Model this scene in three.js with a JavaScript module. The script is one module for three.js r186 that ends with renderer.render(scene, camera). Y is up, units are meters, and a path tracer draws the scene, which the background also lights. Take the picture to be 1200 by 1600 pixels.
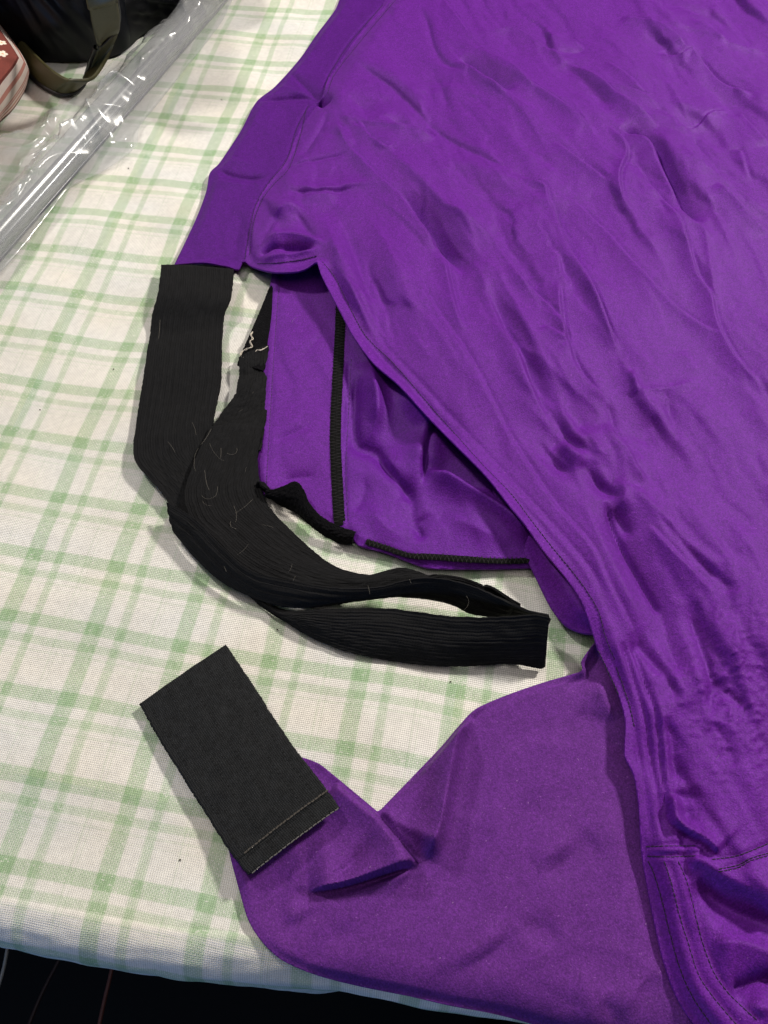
import * as THREE from 'three';
import { ImprovedNoise } from 'three/addons/math/ImprovedNoise.js';
import { mergeGeometries } from 'three/addons/utils/BufferGeometryUtils.js';
import { RoundedBoxGeometry } from 'three/addons/geometries/RoundedBoxGeometry.js';
import { RectAreaLightUniformsLib } from 'three/addons/lights/RectAreaLightUniformsLib.js';

// ------------------------------------------------------------------ camera, lamps, exposure
const scene = new THREE.Scene();
scene.background = new THREE.Color(0x000000);
const W = 768, H = 1024;
const FOCAL = 1300, PW = 1200, PH = 1600;                      // lens in pixels of a 1200 x 1600 frame
const camera = new THREE.PerspectiveCamera(2 * Math.atan(PH / 2 / FOCAL) * 180 / Math.PI, W / H, 0.01, 20);
const CAM = new THREE.Vector3(0.29179, 0.40358, 0.35840);
const RIGHT = new THREE.Vector3(0.98268692, -0.03866755, -0.18119392).normalize();
const FWD = new THREE.Vector3(-0.12296944, -0.86763489, -0.48175534).normalize();
const DOWN = new THREE.Vector3().crossVectors(FWD, RIGHT).normalize();
camera.position.copy(CAM);
camera.quaternion.setFromRotationMatrix(new THREE.Matrix4().makeBasis(RIGHT, DOWN.clone().negate(), FWD.clone().negate()));
camera.updateMatrixWorld(true);
const renderer = new THREE.WebGLRenderer({ antialias: true });
renderer.setSize(W, H);
renderer.toneMapping = THREE.LinearToneMapping;
renderer.toneMappingExposure = 0.96;
renderer.shadowMap.enabled = true;
RectAreaLightUniformsLib.init();

function tag(o, label, category, group, kind) {
  if (label) o.userData.label = label;
  if (category) o.userData.category = category;
  if (group) o.userData.group = group;
  if (kind) o.userData.kind = kind;
  return o;
}
// a lamp: housing, glowing diffuser and the area light just in front of it
function lamp(name, label, pos, look, w, h, color, intensity, glow) {
  const g = new THREE.Group(); g.name = name; tag(g, label, 'lamp');
  g.position.set(...pos); g.lookAt(...look); scene.add(g);       // +z looks at the table
  const housing = new THREE.Mesh(new RoundedBoxGeometry(w + 0.03, h + 0.03, 0.04, 3, 0.008), new THREE.MeshStandardMaterial({ color: 0xdddddd, roughness: 0.6 }));
  housing.name = 'housing'; housing.position.z = -0.025; g.add(housing);
  const diff = new THREE.Mesh(new THREE.PlaneGeometry(w, h), new THREE.MeshStandardMaterial({ color: 0x222222, emissive: color, emissiveIntensity: glow, roughness: 1 }));
  diff.name = 'diffuser'; diff.position.z = 0.001; g.add(diff);
  const l = new THREE.RectAreaLight(color, intensity, w, h);
  l.position.z = 0.006; l.lookAt(new THREE.Vector3(0, 0, 1)); l.rotation.set(0, Math.PI, 0); g.add(l);
  return g;
}
const WARM = new THREE.Color(1.0, 0.94, 0.86), WARM2 = new THREE.Color(1.0, 0.955, 0.88), COOL = new THREE.Color(0.26, 0.5, 1.0), NEUT = new THREE.Color(1.0, 0.94, 0.9);
lamp('ceiling_lamp', 'right ceiling lamp above the table, outside the picture', [1.2, 1.15, -0.85], [0.25, 0, 0.1], 0.16, 0.16, WARM, 440, 4);
lamp('ceiling_lamp_001', 'left ceiling lamp above the table, outside the picture', [-0.75, 1.2, -0.6], [0.25, 0, 0.1], 0.14, 0.14, WARM2, 215, 4);
lamp('overhead_fill', 'wide dim fill panel added straight above the table, outside the picture', [0.3, 2.2, 0.0], [0.3, 0, 0.02], 2.2, 2.2, NEUT, 0.75, 0.3);  // added fill, stands in for light bounced off the ceiling
lamp('window_panel', 'cool daylight panel in front of the table edge, outside the picture', [-0.35, 0.16, 2.0], [0.2, -0.1, 0.3], 1.2, 0.5, COOL, 4.2, 0.6);

// ------------------------------------------------------------------ helpers
function rng(seed) { let a = seed >>> 0; return () => { a = (a + 0x6D2B79F5) | 0; let t = Math.imul(a ^ (a >>> 15), 1 | a); t = (t + Math.imul(t ^ (t >>> 7), 61 | t)) ^ t; return ((t ^ (t >>> 14)) >>> 0) / 4294967296; }; }
const NZ = new ImprovedNoise();
const n3 = (x, y, z = 0.37) => NZ.noise(x, y, z);
const sst = (a, b, x) => { const t = Math.min(1, Math.max(0, (x - a) / (b - a))); return t * t * (3 - 2 * t); };
const MM = 0.001;
// a point of the place: where the line of sight of the photograph meets the level h (millimetres above the table)
function P(u, v, h = 0) {
  const d = RIGHT.clone().multiplyScalar((u - PW / 2) / FOCAL).addScaledVector(DOWN, (v - PH / 2) / FOCAL).add(FWD);
  return CAM.clone().addScaledVector(d, (h * MM - CAM.y) / d.y);
}
const used = {};
function numbered(n) { if (!(n in used)) { used[n] = 0; return n; } used[n]++; return n + '_' + String(used[n]).padStart(3, '0'); }
function mesh(name, geo, mat, parent = scene) {
  const m = new THREE.Mesh(geo, mat); m.name = parent === scene ? numbered(name) : name;
  m.castShadow = m.receiveShadow = true; parent.add(m); return m;
}
function group(name, label, category, grp) { const g = new THREE.Group(); g.name = numbered(name); scene.add(g); return tag(g, label, category, grp); }

// smooth curve through points [x, y, h, corner]; corner = 1 keeps the point sharp. Returns Vector3 list in pixels
function curve(pts, closed, step = 4) {
  const n = pts.length, out = [], segs = closed ? n : n - 1;
  const at = (i) => pts[closed ? (i + n) % n : Math.min(n - 1, Math.max(0, i))];
  for (let i = 0; i < segs; i++) {
    const b = at(i), c = at(i + 1), a = b[3] ? b : at(i - 1), d = c[3] ? c : at(i + 2);
    const len = Math.hypot(c[0] - b[0], c[1] - b[1]), k = Math.max(1, Math.ceil(len / step));
    const m1 = [], m2 = [];
    for (let j = 0; j < 3; j++) { m1[j] = ((c[j] || 0) - (a[j] || 0)) / 2; m2[j] = ((d[j] || 0) - (b[j] || 0)) / 2; }
    const la = Math.hypot(m1[0], m1[1]) || 1, lb = Math.hypot(m2[0], m2[1]) || 1;
    const fa = Math.min(1, len / la), fb = Math.min(1, len / lb);
    for (let s = 0; s < k; s++) {
      const t = s / k, t2 = t * t, t3 = t2 * t, r = [];
      for (let j = 0; j < 3; j++) r[j] = (2 * t3 - 3 * t2 + 1) * (b[j] || 0) + (t3 - 2 * t2 + t) * m1[j] * fa + (-2 * t3 + 3 * t2) * (c[j] || 0) + (t3 - t2) * m2[j] * fb;
      out.push(r);
    }
  }
  if (!closed) { const l = pts[n - 1]; out.push([l[0], l[1], l[2] || 0]); }
  return out;
}
const pairs = (flat, h = 0) => { const o = []; for (let i = 0; i < flat.length; i += 2) o.push([flat[i], flat[i + 1], h]); return o; };
function inPoly(poly, x, z) { let c = false; for (let i = 0, j = poly.length - 1; i < poly.length; j = i++) { const a = poly[i], b = poly[j]; if ((a.z > z) !== (b.z > z) && x < (b.x - a.x) * (z - a.z) / (b.z - a.z) + a.x) c = !c; } return c; }

// ------------------------------------------------------------------ cloth laid over the table: a sheet with an outline, folds and a hem
class Sheet {
  constructor(outline, { res = 1.3, level = 8, blend = 14, thick = 1.2, base = null }) {
    this.level = level; this.thick = thick * MM;
    const ol = curve(outline, true, 5).map(([x, y, h]) => P(x, y, h)); this.ol = ol;
    const r = this.r = res * MM;
    let x0 = 1e9, x1 = -1e9, z0 = 1e9, z1 = -1e9;
    for (const p of ol) { x0 = Math.min(x0, p.x); x1 = Math.max(x1, p.x); z0 = Math.min(z0, p.z); z1 = Math.max(z1, p.z); }
    x0 -= 2 * r; z0 -= 2 * r; this.x0 = x0; this.z0 = z0;
    const nx = this.nx = Math.ceil((x1 - x0) / r) + 3, nz = this.nz = Math.ceil((z1 - z0) / r) + 3, N = nx * nz;
    this.ins = new Uint8Array(N); this.D = new Float32Array(N).fill(1); this.E = new Float32Array(N); this.CX = new Float32Array(N); this.CZ = new Float32Array(N);
    this.F = new Float32Array(N);
    for (let k = 0; k < nz; k++) {                                // scanline
      const z = z0 + k * r, xs = [];
      for (let i = 0, j = ol.length - 1; i < ol.length; j = i++) { const a = ol[i], b = ol[j]; if ((a.z > z) !== (b.z > z)) xs.push((b.x - a.x) * (z - a.z) / (b.z - a.z) + a.x); }
      xs.sort((a, b) => a - b);
      for (let q = 0; q + 1 < xs.length; q += 2) for (let i = Math.ceil((xs[q] - x0) / r); i <= (xs[q + 1] - x0) / r; i++) this.ins[k * nx + i] = 1;
    }
    const R = blend * MM + 3 * r;
    for (let i = 0; i < ol.length; i++) {
      const a = ol[i], b = ol[(i + 1) % ol.length];
      this.near(a, b, R, (id, t, cx, cz, d) => { if (d < this.D[id]) { this.D[id] = d; this.E[id] = a.y + (b.y - a.y) * t; this.CX[id] = cx; this.CZ[id] = cz; } });
    }
    this.blend = blend * MM;
    for (let k = 0; k < nz; k++) for (let i = 0; i < nx; i++) this.F[k * nx + i] = (base ? base(x0 + i * r, z0 + k * r) : level) * MM;
  }
  near(a, b, R, f) {
    const { r, nx, nz, x0, z0 } = this, dx = b.x - a.x, dz = b.z - a.z, L2 = dx * dx + dz * dz || 1e-12, L = Math.sqrt(L2);
    const i0 = Math.max(0, Math.floor((Math.min(a.x, b.x) - R - x0) / r)), i1 = Math.min(nx - 1, Math.ceil((Math.max(a.x, b.x) + R - x0) / r));
    const k0 = Math.max(0, Math.floor((Math.min(a.z, b.z) - R - z0) / r)), k1 = Math.min(nz - 1, Math.ceil((Math.max(a.z, b.z) + R - z0) / r));
    for (let k = k0; k <= k1; k++) for (let i = i0; i <= i1; i++) {
      const x = x0 + i * r, z = z0 + k * r; let t = ((x - a.x) * dx + (z - a.z) * dz) / L2; t = t < 0 ? 0 : t > 1 ? 1 : t;
      const cx = a.x + dx * t, cz = a.z + dz * t, d = Math.hypot(x - cx, z - cz);
      if (d < R) f(k * nx + i, t, cx, cz, d, ((x - a.x) * dz - (z - a.z) * dx) / L);
    }
  }
  // a fold along a line: height a (mm), reach on the lower-left (wl) and on the upper-right side (wr) of a line that runs down the picture; e = share of its length over which it fades.
  // A ridge that is much steeper on one side is pinched: its crest stands back from a narrow groove
  fold(a, wl, wr, flat, e = 0.25, h = this.level) {
    const pts = curve(pairs(flat, h), false, 6).map(([x, y, hh]) => P(x, y, hh)); return this.foldAt(a, wl, wr, pts, e);
  }
  foldAt(a, wl, wr, pts, e, soft = false) {
    const g = this.gain || 1, n = pts.length, R = 3.2 * Math.max(wl, wr) * MM, best = new Map();
    const pin = this.gain && a > 0 && Math.min(wl, wr) <= 2.3 && Math.abs(wl - wr) > 2, s0 = pin ? (wl > wr ? -1.9 : 1.9) : 0, groove = pin && !soft ? 0.3 + 0.6 * a : 0; a *= soft ? 1.7 : pin ? g : 1 + (g - 1) * 0.35;
    for (let i = 0; i + 1 < n; i++) this.near(pts[i], pts[i + 1], R, (id, t, cx, cz, d, sd) => { const o = best.get(id); if (!o || d < o[0]) best.set(id, [d, sd, (i + t) / (n - 1)]); });
    for (const [id, [d, sd, s]] of best) {
      const x = (sd < 0 ? -d : d) - s0 * MM, w = (x < 0 ? wl : wr) * MM, ax = Math.abs(x), win = (1 - Math.min(1, d / R) ** 2) ** 2;
      const tp = e > 0 ? sst(0, e, s) * sst(0, e, 1 - s) : 1;
      this.F[id] += (a * MM * Math.exp(-Math.pow(ax / w, 1.22)) - groove * MM * Math.exp(-((d / (1.3 * MM)) ** 2))) * win * tp;
    }
    return this;
  }
  add(f) { const { nx, nz, r, x0, z0 } = this; for (let k = 0; k < nz; k++) for (let i = 0; i < nx; i++) if (this.ins[k * nx + i] || this.D[k * nx + i] < 4 * r) this.F[k * nx + i] += f(x0 + i * r, z0 + k * r) * MM; return this; }
  finish(floor = 1.6, drop = null) {
    const { nx, nz, blend } = this;
    for (let id = 0; id < nx * nz; id++) { const w = sst(0, blend, this.D[id]), lo = floor * MM; if (floor > 0 && this.F[id] < lo) this.F[id] = lo - lo * 0.5 * (1 - Math.exp(-(lo - this.F[id]) / lo)); if (drop) this.F[id] += drop(this.x0 + (id % nx) * this.r, this.z0 + Math.floor(id / nx) * this.r); this.F[id] = this.ins[id] ? this.E[id] * (1 - w) * (this.D[id] < 1 ? 1 : 0) + this.F[id] * (this.D[id] < 1 ? w : 1) : this.E[id]; }
    return this;
  }
  y(x, z) {                                                       // height of the finished cloth
    const fx = (x - this.x0) / this.r, fz = (z - this.z0) / this.r, i = Math.min(this.nx - 2, Math.max(0, Math.floor(fx))), k = Math.min(this.nz - 2, Math.max(0, Math.floor(fz))), u = fx - i, v = fz - k, n = this.nx, F = this.F, b = k * n + i;
    return (F[b] * (1 - u) + F[b + 1] * u) * (1 - v) + (F[b + n] * (1 - u) + F[b + n + 1] * u) * v;
  }
  on(u, v, lift = 0) { let h = this.level; for (let q = 0; q < 4; q++) { const p = P(u, v, h); h = this.y(p.x, p.z) / MM; } return P(u, v, h + lift); }
  // triangles, given to parts by classify(x, z) -> index; returns one geometry per part
  build(classify = () => 0, parts = 1) {
    const { nx, nz, r, x0, z0, ins, D, F } = this, map = new Int32Array(nx * nz).fill(-1), pos = [], uv = [], tri = [], cls = [];
    const vert = (id) => {
      if (map[id] >= 0) return map[id];
      const i = id % nx, k = (id - i) / nx; let x = x0 + i * r, z = z0 + k * r;
      if (!ins[id]) { x = this.CX[id]; z = this.CZ[id]; }
      pos.push(x, F[id], z); uv.push(x, z); return (map[id] = pos.length / 3 - 1);
    };
    for (let k = 0; k < nz - 1; k++) for (let i = 0; i < nx - 1; i++) {
      const a = k * nx + i, b = a + 1, c = a + nx, d = c + 1, cnt = ins[a] + ins[b] + ins[c] + ins[d];
      if (!cnt) continue;
      if (cnt < 4 && [a, b, c, d].some((q) => !ins[q] && D[q] > 2 * r)) continue;
      const va = vert(a), vb = vert(b), vc = vert(c), vd = vert(d), cl = classify(x0 + (i + 0.5) * r, z0 + (k + 0.5) * r);
      tri.push(va, vc, vb, vb, vc, vd); cls.push(cl, cl);
    }
    const nv = pos.length / 3, edge = new Map();
    for (let t = 0; t < tri.length; t += 3) for (let e = 0; e < 3; e++) { const a = tri[t + e], b = tri[t + (e + 1) % 3], k2 = b * 4194304 + a; if (edge.has(k2)) edge.delete(k2); else edge.set(a * 4194304 + b, cls[t / 3]); }
    const low = new Map(), dn = (a) => { if (!low.has(a)) { low.set(a, pos.length / 3); pos.push(pos[3 * a], Math.max(pos[3 * a + 1] - this.thick, -0.03), pos[3 * a + 2]); uv.push(uv[2 * a], uv[2 * a + 1] + this.thick); } return low.get(a); };
    for (const [k, cl] of edge) { const b = k % 4194304, a = (k - b) / 4194304, la = dn(a), lb = dn(b); tri.push(a, la, b, b, la, lb); cls.push(cl, cl); }
    const all = new THREE.BufferGeometry(); all.setAttribute('position', new THREE.Float32BufferAttribute(pos, 3)); all.setIndex(tri); all.computeVertexNormals();
    const nor = all.attributes.normal.array, out = [];
    for (let p = 0; p < parts; p++) {
      const m = new Map(), P2 = [], N2 = [], U2 = [], I2 = [];
      for (let t = 0; t < cls.length; t++) if (cls[t] === p) for (let e = 0; e < 3; e++) {
        const v = tri[3 * t + e]; if (!m.has(v)) { m.set(v, P2.length / 3); P2.push(pos[3 * v], pos[3 * v + 1], pos[3 * v + 2]); N2.push(nor[3 * v], nor[3 * v + 1], nor[3 * v + 2]); U2.push(uv[2 * v], uv[2 * v + 1]); }
        I2.push(m.get(v));
      }
      const g = new THREE.BufferGeometry(); g.setAttribute('position', new THREE.Float32BufferAttribute(P2, 3)); g.setAttribute('normal', new THREE.Float32BufferAttribute(N2, 3)); g.setAttribute('uv', new THREE.Float32BufferAttribute(U2, 2)); g.setIndex(I2); out.push(g);
    }
    return out;
  }
}
// a ribbon between two edge lines of [px, py, h]; prof(s, t) adds mm along the normal (s across 0..1, t along 0..1)
function ribbon(A, B, { n = 40, step = 3, thick = 1.1, prof = () => 0, closed = false, fray = 0 } = {}) {
  const m = 160, ca = resample(curve(A, closed, step), m), cb = resample(curve(B, closed, step), m), pos = [], uv = [], idx = [];
  const pa = ca.map((q) => P(...q)), pb = cb.map((q) => P(...q));
  let len = 0;
  for (let j = 0; j < m; j++) {
    if (j) len += pa[j].clone().add(pb[j]).distanceTo(pa[j - 1].clone().add(pb[j - 1])) / 2;
    const wv = pb[j].clone().sub(pa[j]), tv = pa[Math.min(m - 1, j + 1)].clone().add(pb[Math.min(m - 1, j + 1)]).sub(pa[Math.max(0, j - 1)]).sub(pb[Math.max(0, j - 1)]);
    const nn = tv.cross(wv).normalize(); if (nn.y < 0) nn.negate();
    const wn = wv.clone().normalize(), fa = fray * MM * (n3(j * 0.9, 1.5, 3) + 0.6 * n3(j * 0.31, 4.5, 3)), fb = fray * MM * (n3(j * 0.9, 7.5, 5) + 0.6 * n3(j * 0.31, 9.5, 5));
    for (let i = 0; i <= n; i++) { const s = i / n, p = pa[j].clone().lerp(pb[j], s).addScaledVector(nn, prof(s, j / (m - 1)) * MM).addScaledVector(wn, fa * (1 - s) + fb * s); pos.push(p.x, p.y, p.z); uv.push(s * wv.length(), len); }
  }
  const row = n + 1;
  const q1 = (a, b, c, d) => idx.push(a, b, c, b, d, c);
  for (let j = 0; j < m - 1; j++) for (let i = 0; i < n; i++) q1(j * row + i, j * row + i + 1, (j + 1) * row + i, (j + 1) * row + i + 1);
  // orientation: make the upper side the front
  const g0 = new THREE.BufferGeometry(); g0.setAttribute('position', new THREE.Float32BufferAttribute(pos, 3)); g0.setIndex(idx); g0.computeVertexNormals();
  let sy = 0; const na = g0.attributes.normal.array; for (let i = 1; i < na.length; i += 3) sy += na[i];
  if (sy < 0) { for (let i = 0; i < idx.length; i += 3) { const t = idx[i]; idx[i] = idx[i + 1]; idx[i + 1] = t; } g0.computeVertexNormals(); }
  const nrm = g0.attributes.normal.array, base = pos.length / 3, top = idx.slice();
  for (let v = 0; v < base; v++) { pos.push(pos[3 * v] - nrm[3 * v] * thick * MM, pos[3 * v + 1] - nrm[3 * v + 1] * thick * MM, pos[3 * v + 2] - nrm[3 * v + 2] * thick * MM); uv.push(uv[2 * v], uv[2 * v + 1]); }
  for (let i = 0; i < top.length; i += 3) idx.push(base + top[i], base + top[i + 2], base + top[i + 1]);
  const edge = new Map();
  for (let t = 0; t < top.length; t += 3) for (let e = 0; e < 3; e++) { const a = top[t + e], b = top[t + (e + 1) % 3], k = b * 1048576 + a; if (edge.has(k)) edge.delete(k); else edge.set(a * 1048576 + b, 1); }
  for (const k of edge.keys()) { const b = k % 1048576, a = (k - b) / 1048576; idx.push(a, base + a, b, b, base + a, base + b); }
  const g = new THREE.BufferGeometry(); g.setAttribute('position', new THREE.Float32BufferAttribute(pos, 3)); g.setAttribute('uv', new THREE.Float32BufferAttribute(uv, 2)); g.setIndex(idx); g.computeVertexNormals();
  return g;
}
function resample(c, m) {
  const L = [0]; for (let i = 1; i < c.length; i++) L.push(L[i - 1] + Math.hypot(c[i][0] - c[i - 1][0], c[i][1] - c[i - 1][1]));
  const out = []; let k = 0;
  for (let j = 0; j < m; j++) { const s = L[L.length - 1] * j / (m - 1); while (k < L.length - 2 && L[k + 1] < s) k++; const t = (s - L[k]) / (L[k + 1] - L[k] || 1); out.push([0, 1, 2].map((q) => c[k][q] + (c[k + 1][q] - c[k][q]) * t)); }
  return out;
}
const tube = (pts, rad, seg = 0, sides = 6) => new THREE.TubeGeometry(new THREE.CatmullRomCurve3(pts), seg || pts.length * 3, rad * MM, sides, false);
// a row of single stitches lying on a cloth
function stitches(sheet, flat, { len = 1.7, gap = 0.4, rad = 0.28, lift = 0.1, wob = 0.1 } = {}) {
  const c = curve(pairs(flat, 0), false, 3).map(([u, v]) => sheet.on(u, v, lift)), gs = [];
  const L = [0]; for (let i = 1; i < c.length; i++) L.push(L[i - 1] + c[i].distanceTo(c[i - 1]));
  const at = (s) => { let k = 0; while (k < L.length - 2 && L[k + 1] < s) k++; return c[k].clone().lerp(c[k + 1], (s - L[k]) / (L[k + 1] - L[k] || 1)); };
  const q = rng(Math.round(flat[0] * 7 + flat[1])); const tot = L[L.length - 1];
  for (let s = 0; s + len * MM < tot; s += (len + gap) * MM) {
    const o = (q() - 0.5) * 2 * wob * MM, a = at(s), m = at(s + len * MM / 2), b = at(s + len * MM);
    a.x += o; m.x += o; b.x += o; m.y += 0.1 * MM; a.y -= 0.25 * MM; b.y -= 0.25 * MM;
    gs.push(new THREE.TubeGeometry(new THREE.QuadraticBezierCurve3(a, m.clone().multiplyScalar(2).sub(a.clone().add(b).multiplyScalar(0.5)), b), 4, rad * MM, 5, false));
  }
  return mergeGeometries(gs);
}
function tex(w, h, f, srgb) {
  const d = new Uint8Array(w * h * 4); const o = [0, 0, 0];
  for (let y = 0; y < h; y++) for (let x = 0; x < w; x++) { f(x, y, o); const k = 4 * (y * w + x); d[k] = Math.max(0, Math.min(255, o[0])); d[k + 1] = Math.max(0, Math.min(255, o[1])); d[k + 2] = Math.max(0, Math.min(255, o[2])); d[k + 3] = 255; }
  const t = new THREE.DataTexture(d, w, h); t.wrapS = t.wrapT = THREE.RepeatWrapping; t.magFilter = THREE.LinearFilter; t.minFilter = THREE.LinearFilter; if (srgb) t.colorSpace = THREE.SRGBColorSpace; t.needsUpdate = true; return t;
}
function noiseGrid(n, seed) { const r = rng(seed), a = new Float32Array(n * n); for (let i = 0; i < n * n; i++) a[i] = r(); return (x, y) => { const xi = Math.floor(x), yi = Math.floor(y), u = x - xi, v = y - yi, m = (q) => ((q % n) + n) % n, g = (i, j) => a[m(j) * n + m(i)]; return (g(xi, yi) * (1 - u) + g(xi + 1, yi) * u) * (1 - v) + (g(xi, yi + 1) * (1 - u) + g(xi + 1, yi + 1) * u) * v; }; }

// ------------------------------------------------------------------ materials
const CELL_X = 0.048, CELL_Z = 0.03814;
const NA = noiseGrid(256, 11), NB = noiseGrid(256, 12), NC = noiseGrid(64, 13);
// woven check of the tablecloth: 6 x 8 cells
const clothMap = (() => {
  const S = 2048, cx = 6, cz = 8, thr = [288, 304];               // threads across the tile: one to a millimetre
  const band = (f, c, w, s = 0.018) => { let d = Math.abs(f - c); d = Math.min(d, 1 - d); return 1 - sst(w / 2 - s, w / 2 + s, d); };
  return tex(S, S, (x, y, o) => {
    const u = x / S * cx, v = y / S * cz, tu = x / S * thr[0], tv = y / S * thr[1], iu = Math.floor(tu), iv = Math.floor(tv);
    const ju = (NA(iu * 1.0, 3) - 0.5) * 0.012, jv = (NA(iv * 1.0, 7) - 0.5) * 0.012;
    const fu = (((u + ju) % 1) + 1) % 1, fv = (((v + jv) % 1) + 1) % 1;
    const warp = band(fu, 0, 0.185) * 0.74 + band(fu, 0.31, 0.095) * 0.56 + band(fu, 0.63, 0.02, 0.008) * 0.22 + band(fu, 0.69, 0.016, 0.008) * 0.18;
    const weft = band(fv, 0, 0.19) * 0.72 + band(fv, 0.285, 0.115) * 0.5 + band(fv, 0.43, 0.03, 0.01) * 0.2 + band(fv, 0.53, 0.02, 0.01) * 0.12;
    const du = tu - iu - 0.5, dv = tv - iv - 0.5, over = (iu + iv) & 1;     // which thread lies on top here
    const k = (over ? 0.68 : 0.32) * 0.55 + 0.225, pale = (NB(tu * 0.9, tv * 2.3) > 0.8 ? 0.4 : 1) * (0.85 + 0.3 * NA(iu * 3.1, tv * 0.25)) ;
    const g = Math.min(1, (warp * k + weft * (1 - k)) * pale * 1.02);
    const gap = Math.max(0, Math.abs(du) - 0.33) + Math.max(0, Math.abs(dv) - 0.33);
    let sh = 1 - gap * 1.0 + (NB(tu * 0.5, tv * 0.5) - 0.5) * 0.05; sh *= 0.97 + 0.06 * NC(u * 1.3, v * 1.3);
    const tint = NC(u * 2.1 + 9, v * 2.1 + 3) - 0.5;
    o[0] = (233 - g * 94 + tint * 5) * sh; o[1] = (229 - g * 54) * sh; o[2] = (222 - g * 97 - tint * 7) * sh;
  }, true);
})();
const weaveBump = tex(512, 512, (x, y, o) => { // 48 x 48 threads
  const tu = x / 512 * 48, tv = y / 512 * 48, iu = Math.floor(tu), iv = Math.floor(tv), a = Math.cos((tu - iu - 0.5) * Math.PI), b = Math.cos((tv - iv - 0.5) * Math.PI), over = (iu + iv) & 1;
  const wv = Math.max(a * (over ? 1 : 0.55), b * (over ? 0.55 : 1)); const q = 255 * (0.15 + 0.75 * wv * (0.85 + 0.15 * NA(iu, iv))); o[0] = o[1] = o[2] = q;
});
clothMap.repeat.set(1 / (6 * CELL_X), 1 / (8 * CELL_Z)); weaveBump.repeat.set(1 / 0.048, 1 / 0.048);
const mCloth = new THREE.MeshPhysicalMaterial({ map: clothMap, roughness: 0.85, bumpMap: weaveBump, bumpScale: 0.00035 });

// purple knit: fine grain, tiny pale flecks, slight pile
const fine = tex(1024, 1024, (x, y, o) => { const a = NA(x * 0.5, y * 0.5) * 0.4 + NB(x * 0.25, y * 0.25) * 0.6, k = 0.5 + 0.15 * Math.sin(x / 1024 * Math.PI * 2 * 240) + (a - 0.5) * 0.8; o[0] = o[1] = o[2] = 255 * k; });
const purpleMap = tex(1024, 1024, (x, y, o) => {
  const a = NA(x * 0.25, y * 0.25) * 0.7 + NB(x * 0.5, y * 0.5) * 0.3, b = NB(x * 0.12, y * 0.12), c = NC(x / 16, y / 16), fl = NA(x * 0.25 + 50, y * 0.25 + 9) > 0.955 ? 1 : 0;
  const s = 0.86 + 0.34 * (a - 0.5) + 0.05 * (b - 0.5) + 0.06 * (c - 0.5);
  o[0] = 106 * s + fl * 48; o[1] = 36 * s + fl * 44; o[2] = 154 * s + fl * 42;
}, true);
for (const t of [fine, purpleMap]) t.repeat.set(1 / 0.12, 1 / 0.12);
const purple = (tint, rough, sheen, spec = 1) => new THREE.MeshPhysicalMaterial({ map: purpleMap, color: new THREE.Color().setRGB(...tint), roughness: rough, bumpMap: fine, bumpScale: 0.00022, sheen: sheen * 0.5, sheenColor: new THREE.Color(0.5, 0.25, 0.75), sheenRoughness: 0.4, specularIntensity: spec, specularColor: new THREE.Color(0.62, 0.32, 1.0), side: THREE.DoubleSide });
const mBody = purple([1.04, 0.94, 0.97], 0.56, 0.55, 0.8), mBandShaded = purple([0.74, 0.66, 0.74], 0.62, 0.3, 0.5), mFlap = purple([1.12, 2.0, 0.88], 0.66, 0.45, 0.4), mInner = purple([0.95, 0.78, 0.95], 0.5, 0.2, 0.8), mHem = purple([1.1, 1.02, 1.03], 0.6, 0.5, 0.6);  // waistband: same purple darkened, the shade of its left slope is in the tint
const mThread = new THREE.MeshStandardMaterial({ color: new THREE.Color().setRGB(0.014, 0.003, 0.025), roughness: 0.8 });
const mThreadP = new THREE.MeshStandardMaterial({ color: new THREE.Color().setRGB(0.075, 0.018, 0.13), roughness: 0.8 });
// black ribbed elastic
const ribTex = tex(512, 512, (x, y, o) => { const u = x / 512 * 32, v = y / 512 * 64; const r = Math.abs(Math.sin((u + 0.25 * NB(x * 0.08, y * 0.02)) * Math.PI)) * (0.55 + 0.45 * NA(Math.floor(u) * 1.7, y * 0.02)), k = Math.abs(Math.sin(v * Math.PI * 1.0 + (Math.floor(u) & 1) * 1.57)); o[0] = o[1] = o[2] = 255 * (0.2 + 0.45 * Math.sqrt(r) + 0.2 * k + 0.15 * NA(x * 0.4, y * 0.4)); });
ribTex.repeat.set(1 / 0.05, 1 / 0.05);
const blackMap = tex(512, 512, (x, y, o) => { const s = 0.8 + 0.35 * NA(x * 0.7, y * 0.25) + 0.3 * (NB(x * 0.06, y * 0.06) - 0.5); const fl = NB(x * 0.9, y * 0.9) > 0.985 ? 22 : 0; o[0] = 20 * s + fl; o[1] = 20 * s + fl; o[2] = 22 * s + fl; }, true);
blackMap.repeat.set(1 / 0.06, 1 / 0.06);
const mElastic = new THREE.MeshPhysicalMaterial({ map: blackMap, roughness: 0.8, bumpMap: ribTex, bumpScale: 0.0007, specularIntensity: 0.3, side: THREE.DoubleSide });
const mFuzz = new THREE.MeshPhysicalMaterial({ map: blackMap, color: new THREE.Color(0.85, 0.8, 0.85), roughness: 1, specularIntensity: 0.1, sheen: 0.2, sheenColor: new THREE.Color(0.2, 0.2, 0.22), side: THREE.DoubleSide, bumpMap: fine, bumpScale: 0.0008 });
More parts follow.
